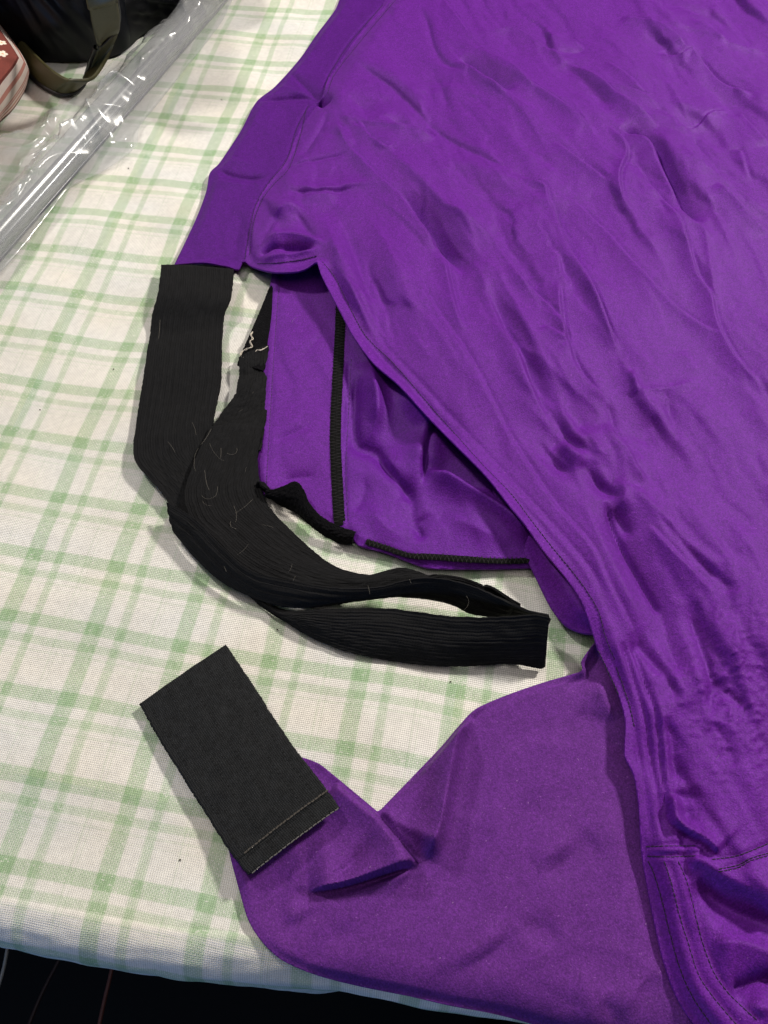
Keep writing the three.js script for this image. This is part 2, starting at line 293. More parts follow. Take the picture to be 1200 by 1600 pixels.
const velBump = tex(512, 512, (x, y, o) => { const tu = x / 512 * 40, tv = y / 512 * 56, iu = Math.floor(tu), iv = Math.floor(tv), a = Math.cos((tu - iu - 0.5) * Math.PI), b = Math.cos((tv - iv - 0.5) * Math.PI), hole = iu % 11 === 4 && iv % 3 === 1 ? 0.5 : 1; o[0] = o[1] = o[2] = 255 * hole * (0.2 + 0.7 * Math.max(a * ((iu + iv) & 1 ? 1 : 0.6), b * ((iu + iv) & 1 ? 0.6 : 1))); });
const velMap = tex(512, 512, (x, y, o) => { const tu = x / 512 * 40, tv = y / 512 * 56, iu = Math.floor(tu), iv = Math.floor(tv), hole = iu % 11 === 4 && iv % 3 === 1 ? 0.75 : 1, e = Math.max(Math.abs(tu - iu - 0.5), Math.abs(tv - iv - 0.5)); const s = hole * (0.8 + 0.3 * NA(iu * 1.3, iv * 1.7) + 0.25 * (NB(x * 0.05, y * 0.05) - 0.4)) * (1.15 - e * 0.9); o[0] = 39 * s; o[1] = 40 * s; o[2] = 42 * s; }, true);
for (const t of [velBump, velMap]) t.repeat.set(1 / 0.040, 1 / 0.046);
const mVelcro = new THREE.MeshPhysicalMaterial({ map: velMap, bumpMap: velBump, bumpScale: 0.0004, roughness: 0.8, specularIntensity: 0.3, side: THREE.DoubleSide });
const mBlackThread = new THREE.MeshPhysicalMaterial({ specularIntensity: 0.2, color: new THREE.Color().setRGB(0.004, 0.004, 0.004), roughness: 0.85 });
const mGreyThread = new THREE.MeshStandardMaterial({ color: new THREE.Color().setRGB(0.07, 0.06, 0.05), roughness: 0.9 });
const mPaleThread = new THREE.MeshStandardMaterial({ color: new THREE.Color().setRGB(0.62, 0.55, 0.46), roughness: 0.9 });

// ------------------------------------------------------------------ setting below the table
{
  const t = tex(512, 512, (x, y, o) => { const g = NA(x * 0.02, y * 0.5) * 0.6 + NB(x * 0.1, y * 0.9) * 0.4; o[0] = 3 + 3 * g; o[1] = 2 + 2 * g; o[2] = 2 + 1.5 * g; }, true); t.repeat.set(2, 2);
  const f = mesh('floor', new THREE.PlaneGeometry(6, 6).rotateX(-Math.PI / 2), new THREE.MeshStandardMaterial({ map: t, roughness: 1, color: 0x777777 })); f.position.y = -0.74; tag(f, 0, 0, 0, 'structure');
  const cord = (pts, rad, col, label) => tag(mesh('cord', tube(pts.map((q) => P(...q)), rad, 24, 8), new THREE.MeshStandardMaterial({ color: new THREE.Color().setRGB(...col), roughness: 0.6 })), label, 'cord');
  cord([[18, 1440, -260], [10, 1492, -262], [4, 1520, -264], [-12, 1570, -266]], 1.3, [0.3, 0.28, 0.25], 'pale cord below the table at the lower left corner');
  cord([[182, 1470, -260], [174, 1518, -262], [164, 1560, -265], [150, 1625, -268]], 1.5, [0.1, 0.028, 0.02], 'red brown cord hanging below the table edge left of the garment');
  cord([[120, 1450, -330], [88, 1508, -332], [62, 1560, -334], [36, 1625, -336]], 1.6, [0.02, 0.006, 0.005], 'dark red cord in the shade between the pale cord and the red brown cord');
  const wm = tex(256, 64, (x, y, o) => { const g = NA(x * 0.06, y * 0.7); o[0] = 120 + 40 * g; o[1] = 92 + 34 * g; o[2] = 66 + 28 * g; }, true);
  const st = group('wooden_stool', 'brown wooden stool below the table at the bottom edge under the purple flap', 'stool'), a = P(700, 1586, -300), b = P(900, 1640, -300);
  const seat = mesh('seat', new RoundedBoxGeometry(0.3, 0.028, 0.3, 3, 0.008), new THREE.MeshStandardMaterial({ map: wm, roughness: 0.55 }), st);
  st.position.copy(a).add(new THREE.Vector3(0.165, -0.014, 0.165)); st.rotation.y = Math.atan2(-(b.z - a.z), b.x - a.x) * 0.5;
  for (const [sx, sz] of [[-1, -1], [1, -1], [-1, 1], [1, 1]]) { const l = mesh('leg', new THREE.CylinderGeometry(0.014, 0.011, 0.41, 12), seat.material, st); l.position.set(sx * 0.12, -0.219, sz * 0.12); }
}

// ------------------------------------------------------------------ tablecloth over the table edge
const EDGE = curve([[-260, 1415, 0], [0, 1480, 0], [100, 1501, 0], [260, 1529, 0], [420, 1542, 0], [520, 1548, 0], [633, 1570, 0], [700, 1582, 0], [780, 1592, 0], [900, 1612, 0], [1300, 1690, 0]], false, 8).map((q) => P(q[0], q[1], -14));
function edgeZ(x) { let i = 0; while (i < EDGE.length - 2 && EDGE[i + 1].x < x) i++; const a = EDGE[i], b = EDGE[i + 1]; return a.z + (b.z - a.z) * (x - a.x) / (b.x - a.x); }
const clothY = (x, z) => (1.3 * n3(x * 14, z * 9, 1.1) + 0.8 * n3(x * 34 + 5, z * 24, 2.2) + 0.35 * Math.pow(1 - Math.abs(n3(x * 16 + 2, z * 28, 12)) * 1.5, 5) + sst(0.02, -0.25, z) * (1.1 * n3(x * 24, z * 40, 3.3) + 0.6 * Math.pow(1 - Math.abs(n3(x * 30 + 4, z * 50, 7)), 4))) * MM - 0.0016;
{
  const cl = group('tablecloth', 'white woven tablecloth with green check draped over the table edge', 'tablecloth');
  const X0 = -0.75, X1 = 0.85, Z0 = -0.9, NX = 520, NZ = 420, NH = 46, R = 0.02, pos = [], uv = [], idx = [];
  for (let j = 0; j <= NZ + NH; j++) for (let i = 0; i <= NX; i++) {
    const x = X0 + (X1 - X0) * i / NX, ze = edgeZ(x) - R; let y, z, v;
    if (j <= NZ) { const t = j / NZ; z = Z0 + (ze - Z0) * (1 - Math.pow(1 - t, 1.35)); v = z; y = clothY(x, z) * sst(0.0, 0.05, ze + 0.02 - z); }
    else { const s = (j - NZ) / NH, arc = R * Math.PI / 2, d = s < 0.45 ? arc * s / 0.45 : arc + 0.22 * (s - 0.45) / 0.55; v = ze + d;
      if (d <= arc) { z = ze + R * Math.sin(d / R); y = -R + R * Math.cos(d / R); } else { z = ze + R + 0.004 * Math.sin(x * 60 + 1) * (d - arc) / 0.22; y = -R - (d - arc); }
      z += 0.0009 * n3(x * 60, d * 160, 5) * Math.min(1, d / 0.01); y += 0.0006 * n3(x * 70, d * 190, 8) * Math.min(1, d / 0.01); }
    const sk = 0.002 * n3(x * 9, v * 9, 4) + 0.0011 * n3(x * 22, v * 22, 6);   // the weave is never quite straight
    pos.push(x, y, z); uv.push(x + sk + 0.0008 * n3(x * 14, v * 26, 9), v + 0.0024 * n3(x * 12, v * 10, 3) + 0.0006 * n3(x * 34, v * 20, 2));
  }
  for (let j = 0; j < NZ + NH; j++) for (let i = 0; i < NX; i++) { const a = j * (NX + 1) + i, b = a + 1, c = a + NX + 1, d = c + 1; idx.push(a, c, b, b, c, d); }
  const g = new THREE.BufferGeometry(); g.setAttribute('position', new THREE.Float32BufferAttribute(pos, 3)); g.setAttribute('uv', new THREE.Float32BufferAttribute(uv, 2)); g.setIndex(idx); g.computeVertexNormals();
  mesh('cloth', g, mCloth, cl);
  // the table itself, hidden under the cloth
  const tb = group('table', 'table hidden under the green checked tablecloth', 'table');
  const tm = new THREE.MeshStandardMaterial({ color: 0x4a3424, roughness: 0.6 });
  const sh = new THREE.Shape(); sh.moveTo(-0.7, 0.85); sh.lineTo(0.8, 0.85);
  for (let q = 0; q <= 20; q++) { const x = 0.8 - 1.5 * q / 20; sh.lineTo(x, -(edgeZ(x) - 0.022)); }
  const top = mesh('tabletop', new THREE.ExtrudeGeometry(sh, { depth: 0.024, bevelEnabled: false }).rotateX(-Math.PI / 2), tm, tb); top.position.y = -0.03;
  for (const [lx, lz] of [[-0.6, -0.75], [0.7, -0.75], [-0.6, 0.2], [0.7, 0.2]]) { const l = mesh('leg', new RoundedBoxGeometry(0.05, 0.71, 0.05, 2, 0.005), tm, tb); l.position.set(lx, -0.385, lz); }
}

// ------------------------------------------------------------------ the garment
const garment = group('garment', 'crumpled purple garment with black elastic band and hook and loop strap on the tablecloth', 'garment');
const ridged = (x, z, f, s) => Math.pow(1 - Math.abs(n3(x * f, z * f, s)) * 1.6, 3);
// crumpled facets: cells that each tilt their own way and meet in sharp creases; sx, sz = cell size in metres, tilt = slope
const hash = (i, j, k) => { let h = Math.imul(i, 374761393) ^ Math.imul(j, 668265263) ^ Math.imul(k, 1274126177); h = Math.imul(h ^ (h >>> 13), 1274126177); return ((h ^ (h >>> 16)) >>> 0) / 4294967296; };
function facets(a, b, sx, sz, tilt, soft, seed) {
  const u = a / sx, v = b / sz, iu = Math.floor(u), iv = Math.floor(v), D = [], H = []; let d1 = 9;
  for (let j = -1; j <= 1; j++) for (let i = -1; i <= 1; i++) {
    const I = iu + i, J = iv + j, du = u - (I + 0.15 + 0.7 * hash(I, J, seed)), dv = v - (J + 0.15 + 0.7 * hash(I, J, seed + 1)), d = Math.hypot(du, dv); if (d < d1) d1 = d;
    D.push(d); H.push((du * sx * (hash(I, J, seed + 2) - 0.5) + dv * sz * (hash(I, J, seed + 3) - 0.5) * 2) * 2 * tilt * 1000 + (hash(I, J, seed + 4) - 0.5) * tilt * sz * 700);
  }
  let w = 0, h = 0; for (let q = 0; q < 9; q++) { const e = Math.exp((d1 - D[q]) * sz / soft * 2.2); w += e; h += e * H[q]; }
  return h / w;
}
// turn so that the first axis runs along the drape (down to the right) and the second across it
const drape = (x, z) => [x * 0.5 + z * 0.866, x * 0.866 - z * 0.5];

// -- back panel seen through the opening
const back = new Sheet([[428, 405, 5, 1], [418, 480, 4], [410, 590, 4], [404, 690, 4], [402, 742, 4], [410, 772, 4, 1], [470, 790, 4], [548, 836, 5, 1], [560, 852, 5], [600, 863, 4], [650, 882, 3], [672, 888, 3], [760, 889, 3], [840, 887, 3, 1], [905, 935, 3, 1], [905, 850, 4], [760, 640, 4], [620, 480, 4], [540, 390, 5, 1]], { res: 1.0, level: 7, blend: 5, thick: 1, base: (x, z) => 5.5 + 1.2 * n3(x * 20, z * 20, 3) });
back.gain = 1.5; const bk = (x, z) => { const [a, b] = drape(x, z); return facets(a + 0.006 * n3(x * 30, z * 30, 2), b + 0.006 * n3(x * 30, z * 30, 5), 0.05, 0.016, 0.05, 0.004, 41); }; back.fold(9, 9, 5, [575, 560, 590, 620, 590, 660, 575, 690], 0.4).fold(-6, 4, 4, [560, 575, 551, 640, 556, 690, 585, 704, 605, 730, 640, 772, 648, 808], 0.2)
  .fold(8.5, 10, 6, [610, 590, 650, 640, 672, 668, 660, 715, 655, 760], 0.3).fold(-6.5, 3, 4, [690, 640, 672, 680, 664, 720, 662, 760], 0.3)
  .fold(8, 8, 4, [664, 735, 700, 748, 740, 772, 790, 805, 840, 850], 0.2).fold(-4, 4, 5, [668, 722, 710, 738, 760, 770], 0.3)
  .fold(4, 7, 5, [596, 700, 620, 740, 640, 770], 0.4).fold(-3, 3, 3, [649, 812, 655, 830, 668, 840], 0.4).fold(-2.5, 5, 4, [640, 780, 649, 812, 680, 800], 0.4)
  .fold(2, 10, 6, [570, 780, 600, 820, 640, 845], 0.4).fold(-1.6, 3, 4, [556, 800, 570, 760, 566, 735], 0.4).fold(3, 12, 8, [690, 800, 750, 830, 800, 850], 0.4)
  .fold(-1.3, 4, 3, [425, 690, 460, 672, 490, 660], 0.35).fold(-1.4, 4, 3, [428, 755, 455, 742, 495, 738], 0.35).fold(-0.8, 2, 3, [470, 560, 495, 530, 512, 515], 0.4)
  .fold(-1.0, 1.2, 1.2, [545, 560, 541, 640, 538, 740, 543, 825], 0.05)
  .fold(-0.6, 0.9, 0.9, [437, 430, 432, 500, 424, 620, 416, 760], 0.02)
  .add((x, z) => 0.35 * n3(x * 60, z * 60, 2) + 0.8 * bk(x, z)).finish();
const lineX = (flat, sheetLevel) => { const c = curve(pairs(flat, sheetLevel), false, 6).map((q) => P(...q)); return (x, z) => { let i = 0; while (i < c.length - 2 && c[i + 1].z < z) i++; const a = c[i], b = c[i + 1]; return x - (a.x + (b.x - a.x) * (z - a.z) / (b.z - a.z)); }; };
{
  const right = lineX([545, 330, 540, 560, 534, 660, 530, 760, 534, 900], 5);
  const [facing, panel] = back.build((x, z) => right(x, z) < 0 ? 0 : 1, 2);
  tag(mesh('waistband_facing', facing, mBody, garment), 'flat purple waistband facing seen through the opening');
  tag(mesh('back_panel', panel, mInner, garment), 'smoother folded inner side of the back panel');
  // black overlock seams: a dense zigzag of thread over a narrow tape
  const overlock = (flat, wmm, parent) => {
    const c = curve(pairs(flat, 0), false, 3), gs = [], pts = c.map(([u, v]) => back.on(u, v, 0.35)), L = [0];
    for (let i = 1; i < pts.length; i++) L.push(L[i - 1] + pts[i].distanceTo(pts[i - 1]));
    const at = (s) => { let k = 0; while (k < L.length - 2 && L[k + 1] < s) k++; const p = pts[k].clone().lerp(pts[k + 1], (s - L[k]) / (L[k + 1] - L[k] || 1)), d = pts[k + 1].clone().sub(pts[k]).normalize(); return [p, new THREE.Vector3(-d.z, 0, d.x)]; };
    const q = rng(77), w = wmm * MM / 2, pos = [], idx = [];
    const M = Math.floor(L[L.length - 1] / (1 * MM));
    for (let i = 0; i <= M; i++) { const [p, n] = at(i * MM); for (const s of [-1, -0.6, 0, 0.6, 1]) { const o = p.clone().addScaledVector(n, s * w * (0.95 + 0.1 * q())); pos.push(o.x, o.y + (0.5 - Math.abs(s) * 0.6) * MM, o.z); } }
    for (let i = 0; i < M; i++) for (let k = 0; k < 4; k++) { const a = i * 5 + k; idx.push(a, a + 5, a + 1, a + 1, a + 5, a + 6); }
    const g = new THREE.BufferGeometry(); g.setAttribute('position', new THREE.Float32BufferAttribute(pos, 3)); g.setIndex(idx); g.computeVertexNormals();
    const tape = mesh('overlock_seam', g, mBlackThread, parent);
    for (let s = 0, k = 0; s < L[L.length - 1] - 2.4 * MM; s += 1.15 * MM, k++) {
      const [a, n] = at(s), [b] = at(s + 1.5 * MM), sg = k % 2 ? 1 : -1, j = (q() - 0.5) * 0.9 * MM;
      const A = a.addScaledVector(n, -sg * w + j), B = b.addScaledVector(n, sg * w + j); const m = A.clone().add(B).multiplyScalar(0.5); m.y += (0.4 + 0.3 * q()) * MM; A.y += 0.1 * MM; B.y += 0.1 * MM;
      gs.push(new THREE.TubeGeometry(new THREE.QuadraticBezierCurve3(A, m, B), 5, (0.15 + 0.09 * q()) * MM, 5, false));
    }
    tag(mesh('overlock_thread', mergeGeometries(gs), new THREE.MeshPhysicalMaterial({ color: new THREE.Color().setRGB(0.022, 0.02, 0.022), roughness: 0.85, specularIntensity: 0.4 }), tape), 0, 0, 0, 'stuff');
    return tape;
  };
  tag(overlock([533, 440, 531, 520, 527, 600, 524, 680, 527, 760, 531, 822], 6.4, garment), 'black overlock seam running down the waistband facing');
  tag(overlock([572, 846, 600, 854, 640, 867, 680, 870, 740, 874, 800, 876, 845, 874], 3.6, garment), 'black overlock seam along the lower hem of the back panel');
  tag(mesh('stitching', mergeGeometries([stitches(back, [437, 432, 432, 500, 424, 620, 416, 760], { rad: 0.22 }), stitches(back, [549, 560, 544, 660, 541, 740, 545, 820], { rad: 0.16, len: 3 })]), mThreadP, garment), 0, 0, 0, 'stuff');
}
// -- soft inner fold that hangs out below the front hem
const inner = new Sheet([[770, 762, 9], [792, 800, 7], [812, 850, 6], [836, 900, 5], [860, 948, 5], [882, 976, 5], [905, 988, 5], [930, 992, 6, 1], [950, 990, 9, 1], [915, 900, 9], [860, 800, 9], [810, 740, 9, 1]], { res: 1.1, level: 13, blend: 10, base: () => 12.5 });
inner.fold(-2, 4, 3, [862, 895, 885, 935, 925, 985], 0.3).fold(1.4, 7, 6, [800, 790, 830, 850, 870, 920], 0.3).add((x, z) => 0.5 * n3(x * 30, z * 30, 9)).finish();
tag(mesh('inner_fold', inner.build()[0], mInner, garment), 'smooth purple fold of the inside bulging out below the front hem');

// -- front panel
const front = new Sheet([
  [560, -40, 4], [522, 18, 3], [494, 55, 3], [470, 90, 3], [430, 135, 3], [400, 160, 4], [376, 205, 3], [342, 256, 3], [328, 270, 4], [322, 300, 3], [305, 345, 3], [272, 414, 5, 1],
  [300, 411, 8], [325, 411, 9], [357, 417, 7], [372, 421, 6], [380, 408, 6], [392, 416, 7], [425, 425, 14], [459, 425, 17], [478, 420, 19], [495, 408, 22, 1],
  [503, 432, 20], [533, 490, 18], [553, 527, 18], [583, 567, 19], [623, 602, 20], [667, 650, 21], [713, 697, 21], [760, 745, 20], [800, 796, 20], [820, 820, 19], [850, 862, 18], [887, 907, 16], [910, 943, 15], [925, 985, 13],
  [936, 1020, 11], [952, 1052, 10], [968, 1090, 10], [977, 1128, 11], [976, 1180, 11], [990, 1210, 11], [997, 1250, 10], [1000, 1294, 9], [1003, 1335, 7], [1010, 1378, 5.6], [1022, 1440, 5.2], [1036, 1500, 5], [1056, 1556, 4.6], [1084, 1600, 4.4], [1130, 1650, 4, 1], [1320, 1660, 10, 1], [1320, -60, 12, 1]],
  { res: 0.95, level: 15, blend: 9, base: (x, z) => 15 + 2.2 * n3(x * 11, z * 11, 0.7) });
{
  const F = front; F.gain = 1.75;
  // the waistband lies flat and low, the body rises to the right of its seam
  const seam = lineX([640, -60, 604, 0, 560, 62, 513, 130, 500, 165, 470, 205, 450, 250, 425, 285, 402, 320, 390, 360, 383, 425], 6);
  const sidep = lineX([1120, 1300, 1110, 1345, 1140, 1400, 1190, 1480, 1240, 1560, 1300, 1660], 8);
  F.add((x, z) => { const d = seam(x, z); return z < P(400, 425, 6).z ? -(9.5 - 2.0 * sst(-0.02, 0, d)) * (1 - sst(-0.004, 0.022, d)) : 0; });
  const bindY = P(0, 1180, 8).z;
  F.add((x, z) => { const p = sst(P(950, 1000, 8).z, P(980, 1180, 8).z, z), edge = P(985, 1180, 8).x; return -3.5 * p * (1 - sst(edge + 0.02, edge + 0.07, x - (z - bindY) * 0.3)); });
  const wb = (s) => s;
  // seam line of the waistband, two rows
  F.fold(-0.8, 0.8, 0.8, [598, 8, 548, 66, 515, 116, 506, 142], 0.02, 6).fold(-0.8, 0.8, 0.8, [618, 0, 562, 66, 522, 118, 512, 146], 0.02, 6)
    .fold(-0.7, 0.8, 0.8, [482, 165, 462, 205, 448, 250, 418, 288, 398, 325, 382, 405], 0.02, 6).fold(-0.7, 0.8, 0.8, [478, 172, 470, 210, 452, 262, 428, 288, 410, 312, 396, 350, 390, 400], 0.02, 6);
  // the tight pinch on the seam and the creases that spread from it
  F.fold(-7, 3, 3, [497, 158, 507, 168, 515, 174], 0.2, 7).fold(-2.4, 2.6, 3.5, [452, 112, 470, 130, 490, 152, 506, 166], 0.3, 5).fold(-2.6, 4, 2.5, [400, 158, 440, 154, 480, 155, 506, 167], 0.25, 5).fold(1.4, 5, 5, [430, 135, 460, 145, 485, 153], 0.4, 5)
    .fold(-2.2, 3.5, 2.5, [336, 264, 360, 274, 390, 279, 418, 281], 0.25, 5).fold(1.4, 6, 5, [345, 258, 375, 255, 400, 258], 0.5, 5).fold(1.2, 5, 4, [335, 285, 360, 290, 390, 290], 0.5, 5)
    .fold(-0.6, 1.2, 1.2, [340, 403, 350, 399, 362, 400], 0.4, 6).fold(-1.5, 5, 5, [380, 330, 370, 370, 366, 410], 0.4, 6);
  F.fold(-2.5, 3, 5, [513, 178, 505, 200, 490, 222, 470, 248], 0.25, 10).fold(-1.4, 2, 1.5, [450, 261, 480, 256, 510, 252, 546, 247], 0.25, 12).fold(1.6, 7, 5, [520, 200, 545, 225, 550, 245], 0.4, 12)
    .fold(1.8, 3, 8, [448, 294, 475, 298, 505, 301, 550, 294, 592, 292], 0.25, 13).fold(-1.5, 2.2, 1.2, [444, 299, 475, 304, 520, 303, 560, 296], 0.3, 13)
    .fold(4.5, 9, 9, [425, 340, 450, 330, 470, 322], 0.4, 13).fold(-1.5, 4, 3, [404, 384, 425, 350, 450, 330], 0.4, 13)
    .fold(3.4, 10, 8, [470, 320, 500, 308, 530, 310], 0.45, 14).fold(-2.4, 5, 3, [460, 328, 477, 353, 497, 383], 0.3, 14)
    .fold(-4.2, 2.6, 2.4, [402, 393, 425, 383, 455, 384, 492, 388], 0.2, 15).fold(4, 5, 4, [410, 372, 450, 368, 490, 378, 512, 392], 0.35, 15).fold(2.5, 2.5, 3, [405, 401, 440, 402, 480, 396, 505, 390], 0.3, 15)
    .fold(-1.0, 1, 1, [402, 412, 430, 411, 470, 406, 495, 400], 0.05, 16);
  // long valley right of the hem
  F.fold(-4.5, 3, 9, [530, 330, 540, 362, 555, 405, 575, 460, 597, 513, 622, 545], 0.3).fold(4.5, 6, 7, [505, 330, 520, 380, 540, 430, 560, 480, 590, 530], 0.4).fold(1.2, 3, 1.6, [535, 345, 543, 375, 560, 420, 583, 480, 608, 525], 0.3)
    .fold(4, 14, 14, [575, 340, 610, 400, 640, 470, 660, 520], 0.5);
  // deep fold in the middle
  F.fold(2.2, 7, 2, [530, 187, 543, 222, 567, 250, 597, 281, 613, 293, 637, 318, 657, 344, 677, 371, 684, 388], 0.12)
    .fold(-7.5, 2.2, 9, [608, 286, 622, 297, 644, 318, 664, 344, 684, 371, 696, 388, 716, 412, 728, 440], 0.35)
    .fold(3.2, 6, 9, [600, 236, 633, 262, 667, 294, 690, 318, 722, 345, 740, 380, 742, 408], 0.25)
    .fold(2.0, 6, 2.2, [684, 389, 700, 413, 705, 435, 717, 487, 731, 522], 0.25).fold(1.6, 7, 1.6, [690, 318, 717, 332, 750, 353, 777, 374, 793, 398, 820, 440, 847, 468], 0.2)
    .fold(3.5, 8, 8, [612, 198, 625, 202, 650, 206, 680, 216], 0.3).fold(-3.5, 3, 7, [600, 181, 625, 190, 645, 196, 662, 200, 684, 212], 0.3).fold(1.5, 4, 1.5, [533, 182, 567, 190, 607, 197, 633, 203], 0.2)
    .fold(-3, 10, 12, [540, 150, 570, 165, 600, 180], 0.5).fold(2, 5, 1.4, [562, 190, 580, 215, 605, 232, 608, 222], 0.3);
  // long drape lines
  F.fold(-2.4, 8, 2.2, [556, 97, 600, 125, 618, 137, 653, 170, 677, 193, 713, 217, 760, 247, 800, 268], 0.12).fold(2.4, 9, 12, [575, 92, 620, 122, 660, 155, 700, 190], 0.35)
    .fold(2.0, 8, 2.0, [800, 268, 820, 277, 853, 293, 860, 315, 867, 327, 880, 360, 897, 398, 910, 420, 933, 463, 953, 513, 977, 547], 0.15).fold(-2.2, 3, 6, [858, 300, 870, 327, 884, 360, 901, 398, 915, 424], 0.3)
    .fold(-2, 3, 2, [653, 7, 667, 30, 677, 67, 693, 93, 727, 113], 0.25).fold(-4.5, 2, 7, [717, 88, 740, 103, 767, 123, 802, 147], 0.25).fold(2.6, 7, 2, [712, 94, 737, 108, 762, 129, 796, 152], 0.3)
    .fold(2.2, 9, 2, [690, -10, 733, 50, 770, 85, 800, 107, 830, 133, 873, 160, 913, 190, 940, 209], 0.15).fold(1.6, 8, 2, [740, 40, 770, 45, 800, 40, 840, 60, 900, 100], 0.3)
    .fold(1.8, 10, 1.6, [830, 0, 867, 33, 900, 60, 918, 74], 0.2).fold(-1.2, 5, 3, [870, 78, 895, 80, 915, 76], 0.4)
    .fold(-2.6, 9, 5, [875, 96, 900, 113, 925, 138, 945, 158, 962, 172], 0.25).fold(3.6, 12, 2.2, [890, 94, 933, 123, 967, 153, 1000, 174, 1033, 197], 0.25)
    .fold(-6, 2, 7, [968, 199, 985, 205, 1002, 210, 1020, 221, 1034, 247, 1053, 287, 1073, 327, 1095, 352], 0.14).fold(3, 7, 4, [975, 210, 1000, 218, 1015, 230, 1026, 255, 1044, 290, 1062, 325], 0.25).fold(2.2, 4, 8, [1010, 200, 1034, 218, 1048, 245, 1068, 285, 1088, 322], 0.3)
    .fold(1.6, 5, 2, [953, 197, 977, 220, 983, 242, 970, 277, 974, 310, 988, 333], 0.2).fold(1.8, 8, 2, [998, 255, 1017, 287, 1040, 317, 1060, 343, 1070, 370, 1078, 388], 0.2).fold(-1.6, 4, 4, [1023, 300, 1036, 330, 1045, 345], 0.4)
    .fold(1.7, 8, 1.8, [1063, 350, 1077, 387, 1093, 430, 1113, 463, 1123, 500, 1140, 537, 1167, 577, 1190, 600], 0.15).fold(1.5, 3, 5, [1075, 333, 1098, 362, 1108, 420, 1116, 470, 1126, 510], 0.3)
    .fold(1.4, 6, 1.6, [867, 223, 900, 247, 933, 270, 957, 289], 0.25).fold(1.4, 8, 1.8, [890, 302, 920, 330, 950, 360, 977, 393, 1013, 433, 1053, 473, 1093, 502, 1127, 522], 0.15)
    .fold(1.5, 10, 1.8, [973, 25, 1013, 38, 1040, 50, 1067, 70, 1071, 78], 0.15).fold(1.6, 9, 1.8, [1030, 78, 1060, 86, 1080, 79, 1100, 97, 1127, 123, 1153, 137, 1180, 148], 0.15).fold(1.4, 6, 1.6, [1080, 30, 1107, 47, 1133, 63, 1167, 73, 1200, 78], 0.2)
    .fold(1.7, 9, 2, [1067, 227, 1093, 253, 1120, 270, 1147, 287, 1177, 313, 1205, 333], 0.2).fold(1.8, 9, 2, [1121, 288, 1150, 313, 1177, 340, 1205, 361], 0.2).fold(1.4, 8, 2, [1160, 170, 1183, 200, 1205, 226], 0.2).fold(1.3, 8, 2, [933, 123, 970, 135, 1010, 150, 1040, 168], 0.3).fold(1.2, 6, 1.6, [950, 96, 980, 118, 1010, 145], 0.3).fold(1.0, 4, 1.5, [1055, 195, 1085, 193, 1110, 175, 1140, 165], 0.3).fold(1.0, 4, 1.5, [1140, 230, 1160, 234, 1168, 260, 1178, 282], 0.3);
  // big valley h and the hollows under it
  F.fold(3.2, 9, 5, [738, 400, 757, 447, 770, 480, 790, 525, 808, 556, 825, 598, 845, 636, 870, 668], 0.2).fold(-5.5, 2.4, 9, [752, 440, 776, 480, 797, 523, 815, 553, 832, 597, 852, 640, 872, 665], 0.25).fold(2.4, 7, 10, [790, 440, 820, 510, 850, 570, 880, 625, 905, 660], 0.3)
    .fold(-4.5, 6, 2.5, [856, 636, 890, 684, 910, 700, 940, 722], 0.5).fold(3.5, 4, 6, [905, 662, 925, 690, 935, 710, 930, 728], 0.35).fold(3.5, 6, 5, [870, 690, 895, 712, 915, 730], 0.35).fold(-5, 6, 3, [902, 712, 935, 752, 955, 768, 985, 792], 0.5).fold(3, 5, 4, [960, 748, 975, 766, 972, 785, 960, 792], 0.35)
    .fold(-4, 9, 9, [944, 780, 960, 820, 980, 863, 1007, 907, 1035, 952, 1050, 1000, 1062, 1060], 0.16).fold(-2.2, 1.6, 1.6, [946, 781, 960, 820, 980, 863, 1007, 907, 1036, 954], 0.1).fold(3.5, 8, 7, [905, 770, 925, 820, 955, 880, 985, 940, 1010, 990], 0.3)
    .fold(1.8, 3, 2, [845, 683, 860, 700, 876, 720, 892, 738], 0.3).fold(-1.8, 2.5, 3, [842, 683, 862, 708, 878, 730, 890, 738], 0.3)
    .fold(0.8, 7, 1.1, [650, 420, 673, 467, 707, 517, 740, 567, 773, 627, 800, 678, 833, 730, 870, 787, 910, 833, 933, 867, 953, 910, 980, 960, 1007, 1010], 0.06)
    .fold(2.0, 8, 2, [800, 413, 830, 447, 867, 488, 883, 513, 890, 540, 910, 580, 940, 613, 960, 630], 0.15).fold(-2, 3, 3, [885, 545, 903, 575, 935, 612], 0.3).fold(1.6, 8, 2, [957, 655, 970, 680, 987, 702, 1000, 730, 1018, 752], 0.2).fold(-1.4, 2.5, 2.5, [940, 615, 955, 640, 962, 668, 980, 695], 0.3).fold(1.2, 6, 1.5, [850, 510, 868, 522, 888, 536], 0.3).fold(1.6, 5, 2, [876, 440, 880, 490, 890, 540], 0.3)
    .fold(1.6, 5, 2, [915, 430, 935, 470, 950, 505, 965, 540, 975, 550], 0.25).fold(1.2, 5, 2, [993, 577, 998, 600, 1000, 618], 0.3).fold(-1.2, 3, 3, [1043, 612, 1050, 650, 1066, 690], 0.3).fold(0.9, 3, 4, [985, 614, 1020, 610, 1060, 604, 1100, 586], 0.35).fold(0.9, 5, 3, [1065, 545, 1085, 570, 1100, 585], 0.4)
    .fold(2.2, 7, 3, [980, 757, 1000, 773, 1033, 807, 1067, 843, 1100, 873, 1147, 918], 0.15).fold(-1.8, 4, 4, [1020, 800, 1060, 842, 1095, 880, 1140, 922], 0.25).fold(1.4, 5, 2, [1013, 817, 1050, 857, 1093, 897, 1120, 925], 0.2).fold(-3, 5, 3, [960, 790, 975, 815, 990, 840], 0.4);
  F.gain = 1.2;
